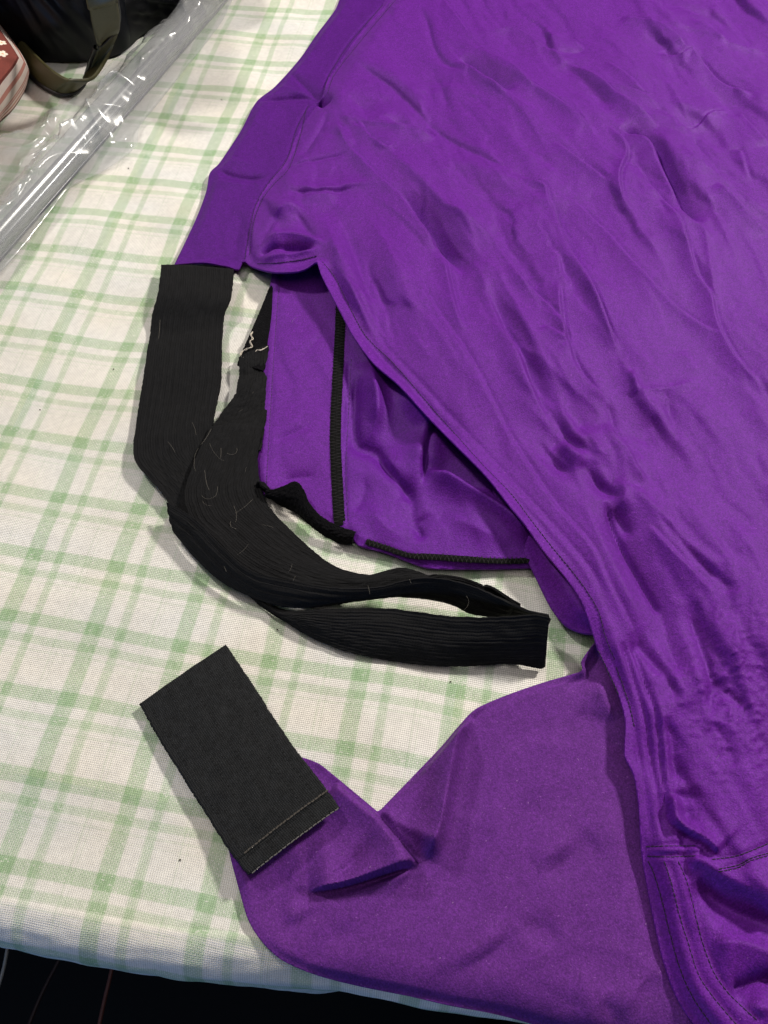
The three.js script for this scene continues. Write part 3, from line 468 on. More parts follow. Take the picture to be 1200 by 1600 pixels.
  // folds running down to the binding
  F.fold(-4.5, 4, 6, [985, 985, 997, 1000, 1020, 1028, 1042, 1055, 1062, 1100], 0.25).fold(3, 6, 6, [1005, 980, 1035, 1025, 1060, 1070, 1075, 1110], 0.35).fold(-4, 4, 5, [1077, 935, 1090, 977, 1108, 1037, 1114, 1070, 1112, 1100, 1108, 1128], 0.2).fold(-3, 5, 4, [1108, 1125, 1127, 1150, 1140, 1180, 1150, 1205], 0.3).fold(-2.5, 4, 4, [1118, 1060, 1140, 1085, 1168, 1104], 0.3).fold(2.4, 8, 7, [1060, 960, 1080, 1020, 1090, 1070, 1092, 1120], 0.4)
    .fold(-4, 4, 4, [1036, 1120, 1052, 1150, 1057, 1190, 1066, 1210, 1082, 1218], 0.25).fold(3.4, 5, 5, [1020, 1070, 1040, 1150, 1044, 1200, 1040, 1240, 1048, 1280], 0.25).fold(-3, 5, 5, [1066, 1230, 1077, 1265, 1071, 1292], 0.35).fold(-2.2, 4, 5, [1125, 880, 1132, 910, 1150, 935], 0.4).fold(2, 8, 8, [1130, 960, 1150, 1010, 1165, 1060], 0.5)
    .fold(5, 1.6, 10, [1037, 1240, 1040, 1280, 1057, 1301, 1083, 1318, 1110, 1344], 0.12, 10);
  // ribs of the binding
  const r1 = [952, 1010, 963, 1043, 983, 1100, 992, 1140, 1000, 1187, 1007, 1233, 1017, 1290, 1021, 1318], r2 = [970, 1003, 983, 1043, 1007, 1117, 1017, 1173, 1027, 1233, 1034, 1283, 1042, 1318], r3 = [985, 1000, 1005, 1060, 1022, 1110, 1030, 1160, 1036, 1220, 1048, 1290];
  const s1 = [1013, 1346, 1022, 1366, 1034, 1406, 1046, 1456, 1060, 1506, 1076, 1546, 1094, 1576, 1118, 1610], s2 = [1038, 1346, 1048, 1376, 1062, 1432, 1076, 1476, 1092, 1524, 1116, 1560, 1155, 1606], s3 = [1060, 1346, 1074, 1380, 1088, 1436, 1100, 1480, 1116, 1520, 1140, 1554, 1185, 1596];
  for (const r of [r1, r2, r3]) F.fold(-2.6, 1.5, 1.5, r, 0.08, 12);
  for (const r of [s1, s2, s3]) F.fold(-1.2, 1.3, 1.3, r, 0.03, 8);
  F.fold(-1.2, 1.0, 1.0, [1008, 1323, 1040, 1322, 1087, 1322], 0.05, 9).fold(-1.3, 1.0, 1.0, [1010, 1338, 1050, 1339, 1093, 1337], 0.05, 9).fold(1.0, 1.5, 1.5, [1008, 1330, 1045, 1330, 1090, 1330], 0.05, 9);
  F.fold(-0.8, 0.9, 0.9, [1113, 1343, 1153, 1337, 1205, 1316], 0.03, 13).fold(-0.8, 0.9, 0.9, [1123, 1358, 1153, 1352, 1173, 1341, 1205, 1332], 0.03, 13);
  // rolled fold and pocket at the lower right
  F.fold(6, 3.2, 9, [1068, 1344, 1092, 1350, 1124, 1372, 1160, 1392, 1208, 1424], 0.12, 12).fold(-5, 6, 3, [1085, 1372, 1115, 1402, 1150, 1424, 1210, 1450], 0.25, 10).fold(5, 10, 5, [1108, 1474, 1152, 1474, 1210, 1496], 0.25, 10).fold(-6, 4, 3, [1138, 1545, 1158, 1543, 1176, 1534, 1210, 1527], 0.2, 9).fold(3, 5, 5, [1165, 1560, 1185, 1575, 1210, 1570], 0.4, 9).fold(-3, 4, 4, [1040, 1560, 1060, 1580, 1090, 1620], 0.3, 7);
  // stitched hem along the opening
  F.fold(-1.1, 1.0, 1.0, [500, 405, 523, 433, 550, 487, 573, 527, 610, 563, 643, 600, 677, 640, 713, 680, 755, 727, 800, 773, 833, 817, 867, 860, 900, 900, 923, 933, 937, 960, 945, 992, 962, 1035], 0.02, 19).fold(0.8, 1.4, 2.2, [515, 400, 545, 450, 590, 530, 650, 595, 720, 672, 813, 773, 873, 840, 915, 893, 938, 935, 955, 975], 0.05, 18).fold(-0.8, 1.2, 1.2, [525, 398, 555, 450, 600, 528, 660, 592, 730, 668, 823, 768, 885, 838, 927, 890, 950, 932], 0.05, 18);
  // general crumple of the knit
  const crumple = (a, b) => {
    const wa = 0.012 * n3(a * 24, b * 24, 3.1) + 0.003 * n3(a * 90, b * 90, 1.1), wb = 0.007 * n3(a * 24, b * 24, 7.7) + 0.002 * n3(a * 90, b * 90, 5.1), k = 0.45 + 0.9 * sst(-0.3, 0.4, n3(a * 9, b * 12, 31));
    return k * (facets(a + wa, b + wb, 0.12, 0.02, 0.052, 0.0035, 11) + facets(a + wa * 1.4, b + wb * 1.4, 0.05, 0.011, 0.03, 0.0022, 23));
  };
  F.add((x, z) => { const [a, b] = drape(x, z), wbk = seam(x, z) < 0 && z < 0 ? 0.35 : 1, fl = 1;
    return wbk * (2.4 * n3(a * 9, b * 30, 1.7) + crumple(a, b)); });
  // many small straight creases that run with the drape, each steeper on one side
  { const q = rng(404), ang = (y) => (36 + 22 * sst(60, 480, y) + 17 * sst(700, 1120, y)) * Math.PI / 180;
    for (let k = 0; k < 260; k++) {
      let x = 520 + 760 * q(), y = -60 + 1240 * q(); const long = k < 170, N = long ? 10 + Math.floor(18 * q()) : 4 + Math.floor(5 * q()), off = (q() - 0.5) * (long ? 0.25 : 0.7), seed = q() * 90, pts = [];
      let ok = true;
      for (let i = 0; i < N; i++) { pts.push(P(x, y, 15)); const a = ang(y) + off + 0.55 * n3(x * 0.012, y * 0.012, seed); x += 13 * Math.cos(a); y += 13 * Math.sin(a); const hemX = y < 410 ? 640 - 0.62 * Math.max(0, y) + 60 : y < 1000 ? 520 + (y - 410) * 0.72 + 30 : 1050; if (x < hemX) ok = false; }
      const am = (long ? 0.45 : 0.25) + (long ? 0.9 : 0.6) * q() * q(), wide = 7 + 9 * q(), sh = 1.6 + 1.2 * q(), side = q() < 0.6;
      if (!ok) continue;
      if (side) F.foldAt(am, wide, sh, pts, 0.5, true); else F.foldAt(am, sh, wide, pts, 0.5, true);
    } }
  const pa = P(1150, 1090, 14), pb = P(1120, 1000, 14);
  F.add((x, z) => { const m = Math.exp(-(((x - pa.x) / 0.03) ** 2 + ((z - pa.z) / 0.045) ** 2)); return m < 0.02 ? 0 : m * 1.5 * Math.max(0, n3(x * 300, z * 300, 5) + n3(x * 520, z * 520, 6) * 0.6); });
  F.finish();
  // parts
  const hemLine = curve(pairs([495, 400, 523, 433, 550, 487, 573, 527, 610, 563, 643, 600, 677, 640, 713, 680, 755, 727, 800, 773, 833, 817, 867, 860, 900, 900, 923, 933, 937, 960, 945, 992], 19), false, 6).map((q) => P(...q));
  const hemPoly = [...hemLine, ...curve(pairs([915, 1000, 900, 950, 800, 815, 700, 700, 560, 560, 480, 420], 19), false, 6).map((q) => P(...q))];
  const bindPoly = [...curve(pairs([925, 992, 1000, 992, 1025, 1100, 1040, 1200, 1040, 1250, 1050, 1300, 1068, 1340, 1088, 1380, 1100, 1430, 1112, 1480, 1130, 1520, 1160, 1560, 1210, 1610], 9), false, 6).map((q) => P(...q)), ...curve(pairs([1230, 1700, 1000, 1660, 900, 1300, 900, 1000], 9), false, 6).map((q) => P(...q))];
  const seamR = lineX([1120, 1290, 1111, 1350, 1123, 1362, 1160, 1386, 1215, 1424], 13);
  const lowPoly = curve(pairs([1068, 1340, 1100, 1352, 1140, 1352, 1175, 1340, 1210, 1328, 1340, 1300, 1340, 1700, 1210, 1700, 1160, 1560, 1112, 1480, 1090, 1390], 12), true, 8).map((q) => P(...q));
  const zHem = P(400, 430, 8).z;
  const [body, wbg, hem, bind, low] = F.build((x, z) => {
    if (z < zHem && seam(x, z) < 0) return 1;
    if (inPoly(hemPoly, x, z)) return 2;
    if (inPoly(bindPoly, x, z)) return 3;
    if (inPoly(lowPoly, x, z)) return 4;
    return 0;
  }, 5);
  tag(mesh('front_panel', body, mBody, garment), 'large crumpled purple front panel');
  tag(mesh('waistband', wbg, mBandShaded, garment), 'flat purple waistband along the left edge, shade put into its colour');
  tag(mesh('hem', hem, mHem, garment), 'stitched hem along the opening');
  tag(mesh('binding', bind, mBody, garment), 'ribbed topstitched binding along the flap');
  tag(mesh('side_panel', low, mBody, garment), 'folded side panel at the lower right');
  const st = [];
  for (const s of [[598, 8, 548, 66, 515, 116, 506, 142], [618, 0, 562, 66, 522, 118, 512, 146], [482, 165, 462, 205, 448, 250, 418, 288, 398, 325, 382, 405], [478, 172, 470, 210, 452, 262, 428, 288, 410, 312, 396, 350, 390, 400]]) st.push(stitches(F, s, { rad: 0.22 }));
  for (const s of [[402, 412, 430, 411, 470, 406, 495, 400], [500, 405, 523, 433, 550, 487, 573, 527, 610, 563, 643, 600, 677, 640, 713, 680, 755, 727, 800, 773, 833, 817, 867, 860, 900, 900, 923, 933, 937, 960, 945, 992, 962, 1035]]) st.push(stitches(F, s, { rad: 0.22 }));
  for (const s of [s1, s2, s3, [1113, 1343, 1153, 1337, 1205, 1316], [1123, 1358, 1153, 1352, 1173, 1341, 1205, 1332], [1123, 1362, 1153, 1356, 1173, 1345, 1205, 1336], [1010, 1323, 1040, 1322, 1087, 1322], [1012, 1338, 1050, 1339, 1093, 1337], [935, 1017, 950, 1050, 967, 1087], [963, 1043, 983, 1100, 992, 1140]]) st.push(stitches(F, s, { rad: 0.26 }));
  tag(mesh('stitching', mergeGeometries(st), mThread, garment), 'dark topstitching of the front', 0, 0, 'stuff');
}

const rollY = (x, z) => { const d = Math.min(0.0192, Math.max(0, z - (edgeZ(x) - 0.0182))); return -(0.02 - Math.sqrt(0.0004 - d * d)); };   // how the table edge falls away
const onEdge = ([u, v, h, c]) => { let y = h; for (let q = 0; q < 5; q++) { const p = P(u, v, y); y = 2.4 + rollY(p.x, p.z) / MM; } return [u, v, y, c]; };
// -- flap with the folded strap end
const flap = new Sheet([
  [932, 1000, 8, 1], [918, 1018, 8], [908, 1034, 7], [910, 1047, 6], [895, 1053, 4], [850, 1066, 2], [800, 1083, 2], [765, 1097, 3], [740, 1110, 4], [718, 1133, 3], [690, 1166, 2], [645, 1213, 2], [591, 1269, 4, 1],
  [560, 1243, 6], [520, 1210, 5], [496, 1192, 5], [456, 1178, 2, 1], [410, 1250, 2, 1], [346, 1288, 2, 1], [352, 1302, 2], [360, 1340, 2], [374, 1392, 2], ...[[388, 1438, 1], [408, 1470, 1], [440, 1500, 0], [492, 1523, -1], [560, 1541, -2], [640, 1557, -3], [700, 1571, -4], [770, 1584, -4], [830, 1600, -4], [900, 1622, -4, 1], [1200, 1680, -2, 1]].map(onEdge),
  [1140, 1560, 2], [1080, 1400, 3], [1050, 1250, 3], [1010, 1100, 3]], { res: 0.9, level: 4, blend: 4, thick: 0.8, base: (x, z) => 3.2 + 0.9 * n3(x * 12, z * 12, 5.5) });
{
  const F = flap; F.gain = 1.25;
  F.fold(14, 14, 2.4, [742, 1113, 720, 1140, 707, 1195, 697, 1250, 688, 1295, 676, 1322, 664, 1338], 0.15, 12)
    .fold(-1.5, 5, 9, [755, 1120, 745, 1160, 735, 1210, 722, 1280], 0.3).fold(-1.6, 6, 6, [690, 1190, 665, 1230, 640, 1275, 645, 1310], 0.4)
      .fold(7.5, 0.6, 18, [478, 1396, 510, 1391, 545, 1384, 600, 1367, 640, 1354, 660, 1346], 0.22, 12)      // lower lip of the folded strap
    .fold(7, 0.8, 14, [658, 1346, 640, 1328, 618, 1303, 592, 1270, 560, 1243, 525, 1214], 0.1, 10)
    .fold(-4, 4, 5, [590, 1300, 560, 1340, 520, 1375, 485, 1392], 0.5).fold(1.8, 8, 8, [500, 1262, 470, 1310, 440, 1370, 420, 1420], 0.4).fold(-2, 5, 3, [470, 1330, 450, 1365, 430, 1410, 415, 1450], 0.4)
    .fold(-2.2, 3, 3, [462, 1386, 472, 1400, 490, 1402], 0.4).fold(1.6, 5, 5, [440, 1440, 470, 1424, 500, 1406], 0.4).fold(-1.4, 5, 4, [430, 1462, 470, 1440, 510, 1416], 0.35)
    .fold(-2.10, 6, 5, [455, 1490, 475, 1500, 500, 1480, 560, 1440], 0.4).fold(-2.40, 6, 5, [690, 1540, 730, 1515, 770, 1490, 810, 1450], 0.3).fold(2.40, 9, 7, [680, 1520, 730, 1490, 770, 1465, 800, 1430], 0.35).fold(-1.80, 6, 4, [810, 1440, 840, 1450, 880, 1470], 0.4)
    .fold(-2.40, 8, 5, [848, 1370, 880, 1350, 910, 1325, 935, 1308], 0.3).fold(2.10, 9, 8, [830, 1350, 870, 1330, 905, 1300], 0.4).fold(-1.50, 6, 6, [780, 1160, 830, 1140, 860, 1120], 0.4).fold(1.80, 12, 8, [870, 1120, 850, 1200, 830, 1270], 0.4)
    .fold(-2.25, 6, 6, [900, 1110, 935, 1140, 960, 1175], 0.3).fold(-3.75, 1.6, 2.5, [950, 1150, 965, 1168, 976, 1182], 0.3).fold(3.00, 6, 6, [930, 1060, 945, 1100, 960, 1130], 0.4).fold(-3.00, 4, 4, [925, 1020, 915, 1050, 880, 1075], 0.4)
    .fold(2.10, 16, 8, [950, 1240, 965, 1330, 985, 1420, 1010, 1500], 0.3).fold(-1.80, 10, 6, [985, 1260, 1000, 1360, 1020, 1450, 1050, 1530], 0.3).fold(-2.40, 7, 5, [800, 1520, 860, 1550, 920, 1580], 0.4).fold(-3.75, 6, 6, [1000, 1540, 1030, 1570, 1070, 1610], 0.3).fold(-2.25, 5, 5, [940, 1560, 965, 1590, 990, 1610], 0.4)
    .fold(-0.8, 0.9, 0.9, [905, 1054, 850, 1071, 800, 1089, 760, 1106, 735, 1126], 0.05)
    .add((x, z) => 0.8 * facets(0.6 * x - 0.8 * z + 0.01 * n3(x * 20, z * 20, 2), 0.8 * x + 0.6 * z + 0.008 * n3(x * 20, z * 20, 5), 0.07, 0.03, 0.045, 0.006, 57) + 0.45 * n3(x * 40, z * 40, 3.1) + 0.25 * n3(x * 90, z * 90, 4.1) + 0.8 * n3(x * 18, z * 30, 8.1) + 0.6 * (ridged(x, z, 26, 2.2) - 0.4));
  F.finish(2.6, rollY);
  tag(mesh('flap', F.build()[0], mFlap, garment), 'purple flap with a pleat and a folded strap end at the table edge');
  // hook strip sewn on the strap end
  const top = 9;
  const strip = ribbon([[219, 1101, 2], [252, 1160, 1.6], [285, 1212, 2.2], [322, 1272, 3.5], [356, 1325, 6], [389, 1368, 9]], [[354, 1009, 3], [395, 1070, 4], [432, 1128, 6], [470, 1182, 9], [502, 1222, 11.5], [531, 1262, 12]], { n: 48, thick: 1.3, prof: (s, t) => 0.7 * Math.sin(s * Math.PI) + 0.5 * Math.sin(t * 7 + s * 2) * (0.6 + 0.4 * s) + 0.35 * n3(s * 7, t * 12, 3), fray: 0.35 });
  const hs = tag(mesh('hook_strip', strip, mVelcro, garment), 'black woven hook and loop strip sewn to the strap end');
  const dash = (a, b, n, rad, mat, ha, hb, name) => { const gs = [], q = rng(5); for (let i = 0; i < n; i++) { const t0 = i / n, t1 = (i + 0.82) / n, pt = (t) => P(a[0] + (b[0] - a[0]) * t, a[1] + (b[1] - a[1]) * t + Math.sin(t * 3.1) * -2 + (q() - 0.5) * 1.2, ha + (hb - ha) * t + 0.9 + 1.2 * Math.sin(Math.PI * t)); gs.push(tube([pt(t0), pt((t0 + t1) / 2), pt(t1)], rad, 4, 5)); } return tag(mesh(name, mergeGeometries(gs), mat, hs), 0, 0, 0, 'stuff'); };
  dash([382, 1333], [514, 1234], 24, 0.42, mGreyThread, 10.2, 13, 'stitching');
  dash([394, 1364], [530, 1262], 20, 0.3, new THREE.MeshStandardMaterial({ color: new THREE.Color().setRGB(0.13, 0.12, 0.115), roughness: 0.9 }), 9.6, 12.6, 'frayed_edge');
}

// -- black elastic band, in its three runs, and the loop tape
{
  const rib = (amp, k) => (s, t) => amp * Math.sin(s * Math.PI) + 0.2 * Math.cos((s + 0.012 * n3(s * 4, t * 6, 2)) * Math.PI * 2 * k) * (0.5 + n3(s * 9, t * 5, 6)) + 0.9 * n3(s * 2.6, t * 9, 4 + k) + 0.35 * n3(s * 6, t * 26, 8 + k);
  const mk = (name, A, B, prof, label, mat = mElastic, o = {}) => tag(mesh(name, ribbon(A, B, { n: 84, prof, thick: 1.2, fray: 0.3, ...o }), mat, garment), label);
  // long lower run, folded double at its end
  mk('elastic_band', [[268, 792, 8], [300, 822, 12], [340, 858, 9], [385, 905, 4], [430, 950, 3], [500, 952, 9], [600, 950, 12], [700, 962, 16], [790, 964, 22], [840, 961, 26], [858, 964, 27]],
    [[272, 800, 4], [286, 838, 3], [320, 880, 2], [375, 922, 1.5], [430, 962, 1.5], [500, 1002, 1.5], [565, 1024, 1.5], [630, 1036, 1.5], [700, 1041, 1.5], [790, 1038, 2], [852, 1042, 3]], (s, t) => rib(2.2, 12)(s, t) * sst(0, 0.3, t) + 0.8 * Math.sin(t * 17) * s, 'lower run of the black elastic band, folded back at its right end');
  mk('elastic_band', [[858, 964, 27], [861, 968, 22], [857, 966, 14]], [[852, 1042, 3], [846, 1043, 1.2], [812, 1038, 0.6]], () => 0, 'turned end of the black elastic band');
  // inner arm that returns from the end, standing half on edge
  mk('elastic_band', [[858, 962, 27], [830, 955, 25], [806, 944, 24], [783, 934, 23], [745, 917, 21], [715, 908, 20], [690, 903, 20], [660, 902, 19], [632, 906, 18], [597, 915, 17], [550, 919, 16], [503, 916, 15], [445, 905, 14], [392, 891, 13], [346, 852, 13], [305, 811, 12], [262, 785, 9]],
    [[856, 966, 14], [826, 962, 10], [800, 962, 7], [775, 962, 6], [737, 957, 5], [713, 945, 5], [690, 938, 6], [661, 933, 7], [635, 931, 8], [608, 931, 9], [550, 938, 8], [492, 947, 7], [445, 947, 5], [398, 932, 4], [357, 914, 3], [317, 882, 3], [274, 832, 3]], (s, t) => 1.0 * Math.sin(s * Math.PI) + 0.5 * Math.sin(s * 20 + t * 9) * s * (1 - s) * 2, 'rolled edge of the black elastic band');
  mk('elastic_band', [[330, 668, 6], [312, 705, 7], [298, 740, 8], [288, 775, 8], [300, 815, 7], [330, 845, 7], [370, 882, 7], [420, 908, 8], [480, 924, 9], [550, 926, 11], [610, 916, 14], [680, 902, 19], [720, 904, 20], [760, 918, 19], [806, 944, 17]],
    [[412, 668, 5], [404, 705, 5], [404, 742, 5], [416, 785, 5], [448, 824, 5], [488, 860, 5], [513, 880, 6], [538, 892, 9], [579, 900, 13], [626, 889, 15], [667, 900, 16], [718, 914, 14], [762, 930, 11], [800, 952, 8], [812, 958, 8]], (s, t) => rib(1.4, 10)(s, t) + 0.9 * Math.sin(t * 30 + s * 5) * sst(0.1, 0.3, t) * s * (1 - s), 'inner run of the black elastic band');
  mk('elastic_band', [[374, 560, 5], [370, 612, 5], [345, 650, 5], [330, 672, 5.5], [316, 700, 6.5]], [[425, 540, 3], [420, 620, 3], [416, 660, 3.5], [412, 680, 4.5], [408, 706, 4.5]], (s, t) => rib(1.3, 10)(s, t) - 1.6 * Math.exp(-(((t - 0.2) / 0.05) ** 2)) + 1.2 * Math.sin(t * 14 + 2) * s * (1 - s) * 2, 'run of the black elastic band passing under the waistband facing');
  // upper run
  mk('elastic_band', [[253, 416, 4], [252, 440, 4.5], [249, 468, 5], [237, 500, 3], [232, 540, 2.5], [226, 590, 2.5], [217, 640, 3], [209, 690, 4], [212, 722, 4], [232, 748, 4], [256, 774, 4], [272, 800, 3], [284, 826, 2]],
    [[366, 424, 6], [364, 445, 7], [361, 472, 7], [350, 500, 4], [347, 540, 3.5], [346, 590, 4], [338, 640, 4], [330, 690, 3], [324, 730, 2.5], [320, 770, 2.5], [318, 800, 2.5], [316, 822, 2]], (s, t) => rib(1.0, 12)(s, t) + 2.2 * Math.exp(-(((t - 0.12) / 0.06) ** 2)) - 1.4 * Math.exp(-(((t - 0.235) / 0.035) ** 2)) + 0.7 * Math.sin(t * 19 + s * 3), 'upper run of the black elastic band coming out of the waistband');
  // tape end with the thread tangle, and the fuzzy loop tape
  mk('loop_tape', [[424, 446, 3], [402, 500, 2.5], [384, 540, 2.5], [371, 572, 3]], [[436, 470, 3], [428, 520, 3], [422, 560, 3], [412, 582, 3.5]], (s) => 1.0 * Math.sin(s * Math.PI), 'dark brown fuzzy tape end with a tangle of pale thread', mFuzz, { n: 30 });
  mk('loop_tape', [[402, 752, 9], [415, 766, 11], [440, 760, 12], [462, 752, 13], [474, 764, 12], [484, 786, 10], [502, 806, 9], [530, 822, 8], [556, 830, 8]], [[408, 764, 5], [428, 784, 4], [446, 794, 3], [464, 803, 3], [478, 815, 3], [492, 828, 3], [508, 838, 3], [528, 848, 3], [550, 851, 3.5]], (s, t) => 2.2 * Math.sin(s * Math.PI) + 0.5 * n3(s * 9, t * 30, 2), 'curled fuzzy black loop tape at the foot of the waistband facing', mFuzz, { n: 30 });
}

// ------------------------------------------------------------------ small loose things: thread, hairs, crumbs
{
  const q = rng(31);
  const c = [[395, 518, 6], [391, 524, 6.5], [396, 529, 6], [390, 534, 6.5], [393, 541, 6], [386, 546, 6], [377, 550, 5.5], [376, 557, 5.5], [385, 559, 5.5], [394, 552, 5.5], [402, 548, 6], [409, 546, 6], [416, 543, 6]];
  const th = tag(mesh('loose_thread', mergeGeometries([tube(c.map((p) => P(p[0], p[1], p[2] + 0.5)), 0.25, 60, 6), tube(c.map((p, i) => P(p[0] + 2.5 * Math.sin(i * 2.2), p[1] + 2 * Math.cos(i * 2.9), p[2] + 1)), 0.22, 60, 6)]), mPaleThread), 'tangle of pale thread lying on the dark brown tape end', 'thread');
  const mHair = new THREE.MeshStandardMaterial({ color: new THREE.Color().setRGB(0.2, 0.18, 0.15), roughness: 0.6 });
  const hair = (u, v, h, len, ang, bend, label, grp) => { const pts = []; let x = u, y = v, a = ang; for (let i = 0; i < 6; i++) { pts.push(P(x, y, h + (i === 0 || i === 5 ? 0 : 0.5))); x += Math.cos(a) * len / 5; y += Math.sin(a) * len / 5; a += bend / 5 * (0.3 + 1.4 * q()); } tag(mesh('pet_hair', tube(pts, 0.028 + 0.03 * q(), 12, 4), mHair), label, 'hair', grp); };
  const spots = [[310, 700, 14, 30, 0.4, 1.2], [330, 670, 12, 22, 0.9, 1], [350, 720, 10, 26, 2.0, 1.4], [370, 700, 9, 18, 0.2, 2.2], [385, 730, 9, 20, 1.2, -1.4], [340, 760, 10, 24, 0.2, 2.4], [365, 790, 12, 30, -0.6, 2.6], [395, 780, 10, 22, 1.4, 1.2], [360, 815, 13, 26, 0.6, -1.8], [410, 820, 11, 20, 0.1, 0.9], [330, 790, 12, 16, 2.4, 1], [300, 660, 12, 14, 0.1, 0.6], [250, 500, 6, 42, -0.15, 0.2], [262, 690, 8, 12, 0, 1], [450, 895, 17, 18, -1.1, 0.4], [458, 908, 17, 16, -1.3, 0.8], [350, 885, 12, 14, 0.4, 1.6], [575, 915, 20, 10, 0.3, 1], [640, 905, 21, 12, -0.4, 0.8], [380, 640, 7, 14, 1.1, 0.5], [396, 612, 7, 10, 1.0, 0.2], [345, 700, 11, 15, 1.4, 1.2], [320, 735, 11, 20, 0.9, -1.6], [388, 850, 13, 18, 1.8, 1.5]];
  for (const s of spots) hair(s[0], s[1], s[2], s[3] * (0.4 + 1.3 * q()), s[4] + q() * 2, s[5] * (q() < 0.5 ? 0.3 : 1) * (q() < 0.4 ? -1 : 1), 'short pale hair lying on the black elastic band', 'hairs on the black elastic band');
  hair(668, 936, 18, 34, 1.2, -2.4, 'curved golden hair at the gap in the folded elastic loop', undefined);
  hair(728, 930, 20, 26, 1.0, 2.0, 'pale hair hanging across the right side of the elastic loop gap', undefined);
  hair(1098, 1180, 15, 34, 1.1, -2.6, 'long pale curled hair on the purple front panel right of the binding', undefined);
  hair(830, 335, 16, 18, -1.2, 1.2, 'short pale hair on the upper middle of the purple front panel', undefined);
  hair(915, 536, 16, 30, 0.3, -0.6, 'fine pale hair in the centre of the purple front panel', undefined);
  hair(456, 505, 8, 12, -1.3, 1.0, 'short white hair on the purple waistband facing', undefined);
  const mCrumb = new THREE.MeshStandardMaterial({ color: new THREE.Color().setRGB(0.05, 0.035, 0.025), roughness: 0.9 });
  const cg = new THREE.IcosahedronGeometry(0.00042, 1), cr = [[176, 574], [61, 638], [200, 261], [433, 983], [704, 1064], [346, 154], [752, 915], [280, 1343]];
  for (const [u, v] of cr) { const p = P(u, v, 0), m = mesh('crumb', cg, mCrumb); m.position.set(p.x, clothY(p.x, p.z) + 0.0005, p.z); m.scale.set(1, 0.7, 0.8 + q() * 0.8); m.rotation.y = q() * 6; tag(m, 'tiny dark crumb lying on the checked tablecloth', 'crumb', 'crumbs on the tablecloth'); }
}

